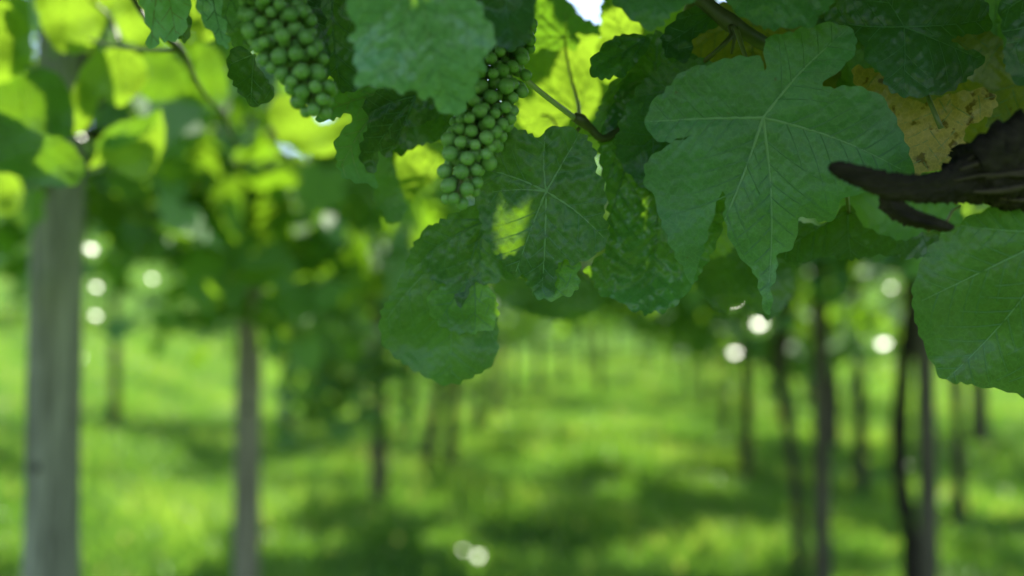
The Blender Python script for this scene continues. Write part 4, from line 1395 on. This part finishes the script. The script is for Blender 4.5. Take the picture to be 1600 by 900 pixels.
# ------------------------------------------------------------------ the rows of vines behind
def vine(px, d, label, trunk, height=1.45, half=(0.75, 0.6, 0.3), n=520, seed=0, mat=None, clumps=16, off=(0, 0), group=None, thick=0.03, tone=None, zc=None, size=(0.07, 0.12)):
    p = at(px, 520, d)
    gz = float(ground_z(p[0], p[1]))
    t = empty('grapevine', (p[0], p[1], gz), label, 'grapevine', group)
    r_ = np.random.default_rng(seed)
    if trunk:
        for path in trunk:
            pts = spline(np.array([[p[0] + a, p[1] + b, gz + c] for a, b, c in path]), 6)
            rad = thick * np.linspace(1.1, 0.72, len(pts)) * (1 + 0.08 * r_.standard_normal(len(pts)))
            V, F = tube(pts, rad, 12, 0.07, seed)
            mesh_obj('trunk', V, F, mat or M_trunk, t, pts[0])
    c = np.array([p[0] + off[0], p[1] + off[1], gz + (zc or height + 0.22)])
    foliage(t, c, np.array(half), n, r_, clumps=clumps, tone=tone, size=size)
    # two arms along the wire
    for s in (-1, 1):
        pts = spline(np.array([[p[0], p[1], gz + height - 0.1], [p[0] + 0.15 * s, p[1] + 0.1, gz + height + 0.03], [p[0] + 0.5 * s, p[1] + 0.25 * s, gz + height + 0.08]]), 4)
        V, F = tube(pts, np.linspace(0.018, 0.01, len(pts)), 8, 0.08, seed)
        mesh_obj('arm', V, F, mat or M_trunk, t, pts[0])
    return t


VG = 'grapevines standing farther along the rows'
st = [(0, 0, -0.1), (0.01, 0, 0.5), (-0.01, 0.0, 1.0), (0.0, 0, 1.45)]
vine(700, 6.4, 'grapevine with a pair of leaning brown trunks under the round hanging leaf',
     [[(-0.14, 0, -0.1), (-0.13, 0, 0.25), (-0.05, 0, 0.62), (0.03, 0, 0.85), (0.05, 0, 1.3)], [(0.02, 0, -0.1), (0.03, 0, 0.3), (0.08, 0, 0.7), (0.10, 0, 1.0), (0.06, 0, 1.35)]],
     seed=101, thick=0.045, n=750, half=(0.9, 0.9, 0.32))
vine(1222, 3.6, 'grapevine with a crooked grey forked trunk next to the brown post',
     [[(0.055, 0, -0.1), (0.055, 0, 0.25), (0.045, 0, 0.45), (0.01, 0, 0.7), (-0.025, 0, 0.9), (-0.02, 0, 1.1), (0.0, 0, 1.25)],
      [(-0.025, 0.0, 0.9), (0.02, 0.02, 1.02), (0.05, 0.03, 1.15), (0.08, 0.03, 1.3)]], seed=102, n=1500, half=(0.75, 0.9, 0.34), zc=1.5, thick=0.022)
vine(1406, 3.05, 'grapevine with a thin black trunk beside the slim brown post',
     [[(0.02, 0, -0.1), (0.02, 0, 0.3), (-0.01, 0, 0.55), (0.0, 0, 0.85), (0.03, 0, 1.05), (0.05, 0, 1.35)]], seed=103, mat=M_bark, n=1200, half=(0.6, 0.7, 0.28), zc=1.6, thick=0.03, off=(0.2, 0.2))
vine(395, 3.3, 'grapevine over the second post, its shoots hanging far down toward the meadow', None, seed=104, n=1050, half=(0.6, 0.7, 0.34), zc=1.60, tone=0.5, clumps=26)
vine(265, 2.4, 'grapevine with yellow and green leaves between the two nearest posts', None, seed=105, n=800, half=(0.36, 0.40, 0.30), zc=1.6, clumps=16, tone=0.8)  # high tone puts missing sunlight into the leaf colour
vine(560, 5.0, 'grapevine over the dark brown post with a long shoot trailing down', None, seed=106, n=1050, half=(0.6, 0.7, 0.36), zc=1.62, clumps=20)
vine(500, 4.2, 'dark grapevine shoot hanging almost into the grass between the posts', None, seed=107, n=220, half=(0.10, 0.15, 0.30), zc=1.02, clumps=6, tone=0.15)
vine(1490, 4.6, 'grapevine behind the black trunk with light leaves', [st], seed=108, n=1200, half=(0.9, 0.8, 0.34), zc=1.5)
vine(930, 5.2, 'grapevine added over the grass alley to shade it, behind the long grape bunch', None, seed=109, n=1500, half=(0.95, 0.8, 0.22), zc=1.85, clumps=26)  # this vine and the next are added, mostly hidden, to shade the grass
vine(1000, 6.6, 'grapevine added over the grass alley to shade it, behind the five-lobed leaf', None, seed=110, n=1500, half=(1.2, 0.9, 0.25), zc=1.85, clumps=26)
vine(640, 4.6, 'grapevine arching from the row toward the alley behind the round hanging leaf', None, seed=111, n=900, half=(0.6, 0.6, 0.25), zc=1.7, clumps=20)
vine(400, 2.15, 'grapevine shoots covering the top of the brownish grey post', None, seed=112, n=420, half=(0.22, 0.12, 0.22), zc=1.42, clumps=10)
vine(250, 1.75, 'airy sunlit grapevine leaves above the meadow right of the thick pale post', None, seed=113, n=330, half=(0.45, 0.25, 0.16), zc=1.58, clumps=12, tone=0.7)
vine(520, 2.0, 'sunlit grapevine leaves seen under the upper grape bunch', None, seed=114, n=260, half=(0.35, 0.25, 0.15), zc=1.62, clumps=10, tone=0.6)
vine(1165, 6.2, 'grapevine drooping low beside the aisle under the long leaf points', [st], seed=120, n=800, half=(0.5, 0.9, 0.45), zc=1.35, clumps=18)
vine(1230, 7.5, 'shadowy grapevine between the grey forked trunk and the aisle', [st], seed=121, n=800, half=(0.5, 0.9, 0.45), zc=1.35, clumps=18)
# farther rows
k = 0
for px, d in [(560, 9.0), (640, 8.5), (745, 8.6), (800, 11.5), (840, 13), (880, 15), (915, 17), (935, 12.5), (1130, 8.2), (1160, 6.4), (1100, 10.5), (1075, 13), (1050, 16),
              (1300, 7.5), (1400, 9.5), (1520, 8), (1340, 5.6), (1620, 6.5), (180, 7.5), (60, 6.5), (330, 9.5), (450, 8.0), (-60, 4.2), (1000, 20), (960, 22), (700, 14), (620, 17), (1180, 14), (1260, 11)]:
    k += 1
    left = px < 500
    far_label = ('blurred grapevine ' + ('high over the bright meadow left of the second post' if px < 390 else 'between the second and third posts' if px < 600 else
                 'beyond the pair of leaning trunks' if px < 780 else 'lining the left side of the grass aisle' if px < 960 else 'closing the far end of the grass aisle' if px < 1040 else
                 'lining the right side of the grass aisle' if px < 1200 else 'between the forked trunk and the black trunk' if px < 1420 else 'beyond the slim brown post')
                 + (', nearer one' if d < 9 else ', farther one'))
    vine(px, d, far_label, [st] if (px > 500 or k % 3) else None, seed=200 + k, n=900,
         half=(1.1, 1.0, 0.36 if not left else 0.22), group=VG, thick=0.04, clumps=12, height=1.5 if not left else 1.75, zc=(1.45 if (not left and d > 8) else None))


for k, (px, d) in enumerate([(700, 26), (790, 24), (860, 27), (1060, 22), (1120, 25), (1200, 22), (1290, 24), (1400, 21), (1520, 23), (540, 24), (420, 22), (300, 24), (150, 22), (20, 20), (980, 32), (900, 34), (1030, 28)]):
    vine(px, d, 'hazy bushy grapevine on the slope closing off the vineyard', [st], seed=300 + k, n=700, half=(1.9, 1.2, 0.55), group='grapevines on the far slope', thick=0.05, clumps=20, height=1.5, zc=1.4, size=(0.14, 0.22))

# small glossy leaves added and turned so sun glints blur into bright discs
M_glint = leaf_material('leaf_glossy_glint', (0.10, 0.20, 0.05), (0.16, 0.28, 0.08), (0.5, 0.66, 0.03), rough=0.16, tfac=0.25, gloss=1.0, detail=False)


def glint(parent, px, py, d, size):
    p = at(px, py, d)
    tc = CAM - p
    tc /= np.linalg.norm(tc)
    nrm = SUN + tc
    nrm /= np.linalg.norm(nrm)
    flat = TV * [1, 1, 0.12] + [0, 0.4, 0]
    ax = np.cross([0, 0, 1.0], nrm)
    ax /= np.linalg.norm(ax)
    ay = np.cross(nrm, ax)
    V = p + size * (flat[:, :1] * ax + flat[:, 1:2] * ay + flat[:, 2:] * nrm)
    return mesh_obj('leaf', V, [tuple(int(q) for q in f) for f in TF], M_glint, parent, p, uv=TV[:, :2] * 0.1)


for vn, px, py, d, sz in GLINTS:
    glint(VINES[vn], px, py, d, sz)

# glossy leaves added in the grass, each turned to reflect a sun glint
for k, (px, py, sz, lb) in enumerate([(748, 884, 0.040, 'glossy leaf added for a glint in the shaded grass at the bottom centre'), (724, 874, 0.022, 'smaller glossy leaf added for a glint beside the larger one'),
                                      (1122, 762, 0.022, 'leaf added for a glint at the right side of the grass aisle'), (1562, 872, 0.024, 'leaf added for a glint in the grass right of the slim brown post'),
                                      (1350, 720, 0.020, 'leaf added for a glint between the brown post and the black trunk')]):
    d = 1.05 * FPX / (py - 520)
    CLEAR.clear()
    t = empty('added_glint_leaf', at(px, py, d) + [0, 0, 0.05], lb, 'leaf', 'leaves added in the grass for sun glints')
    o = glint(t, px, py - 14, d, sz)
    o.name = 'blade'
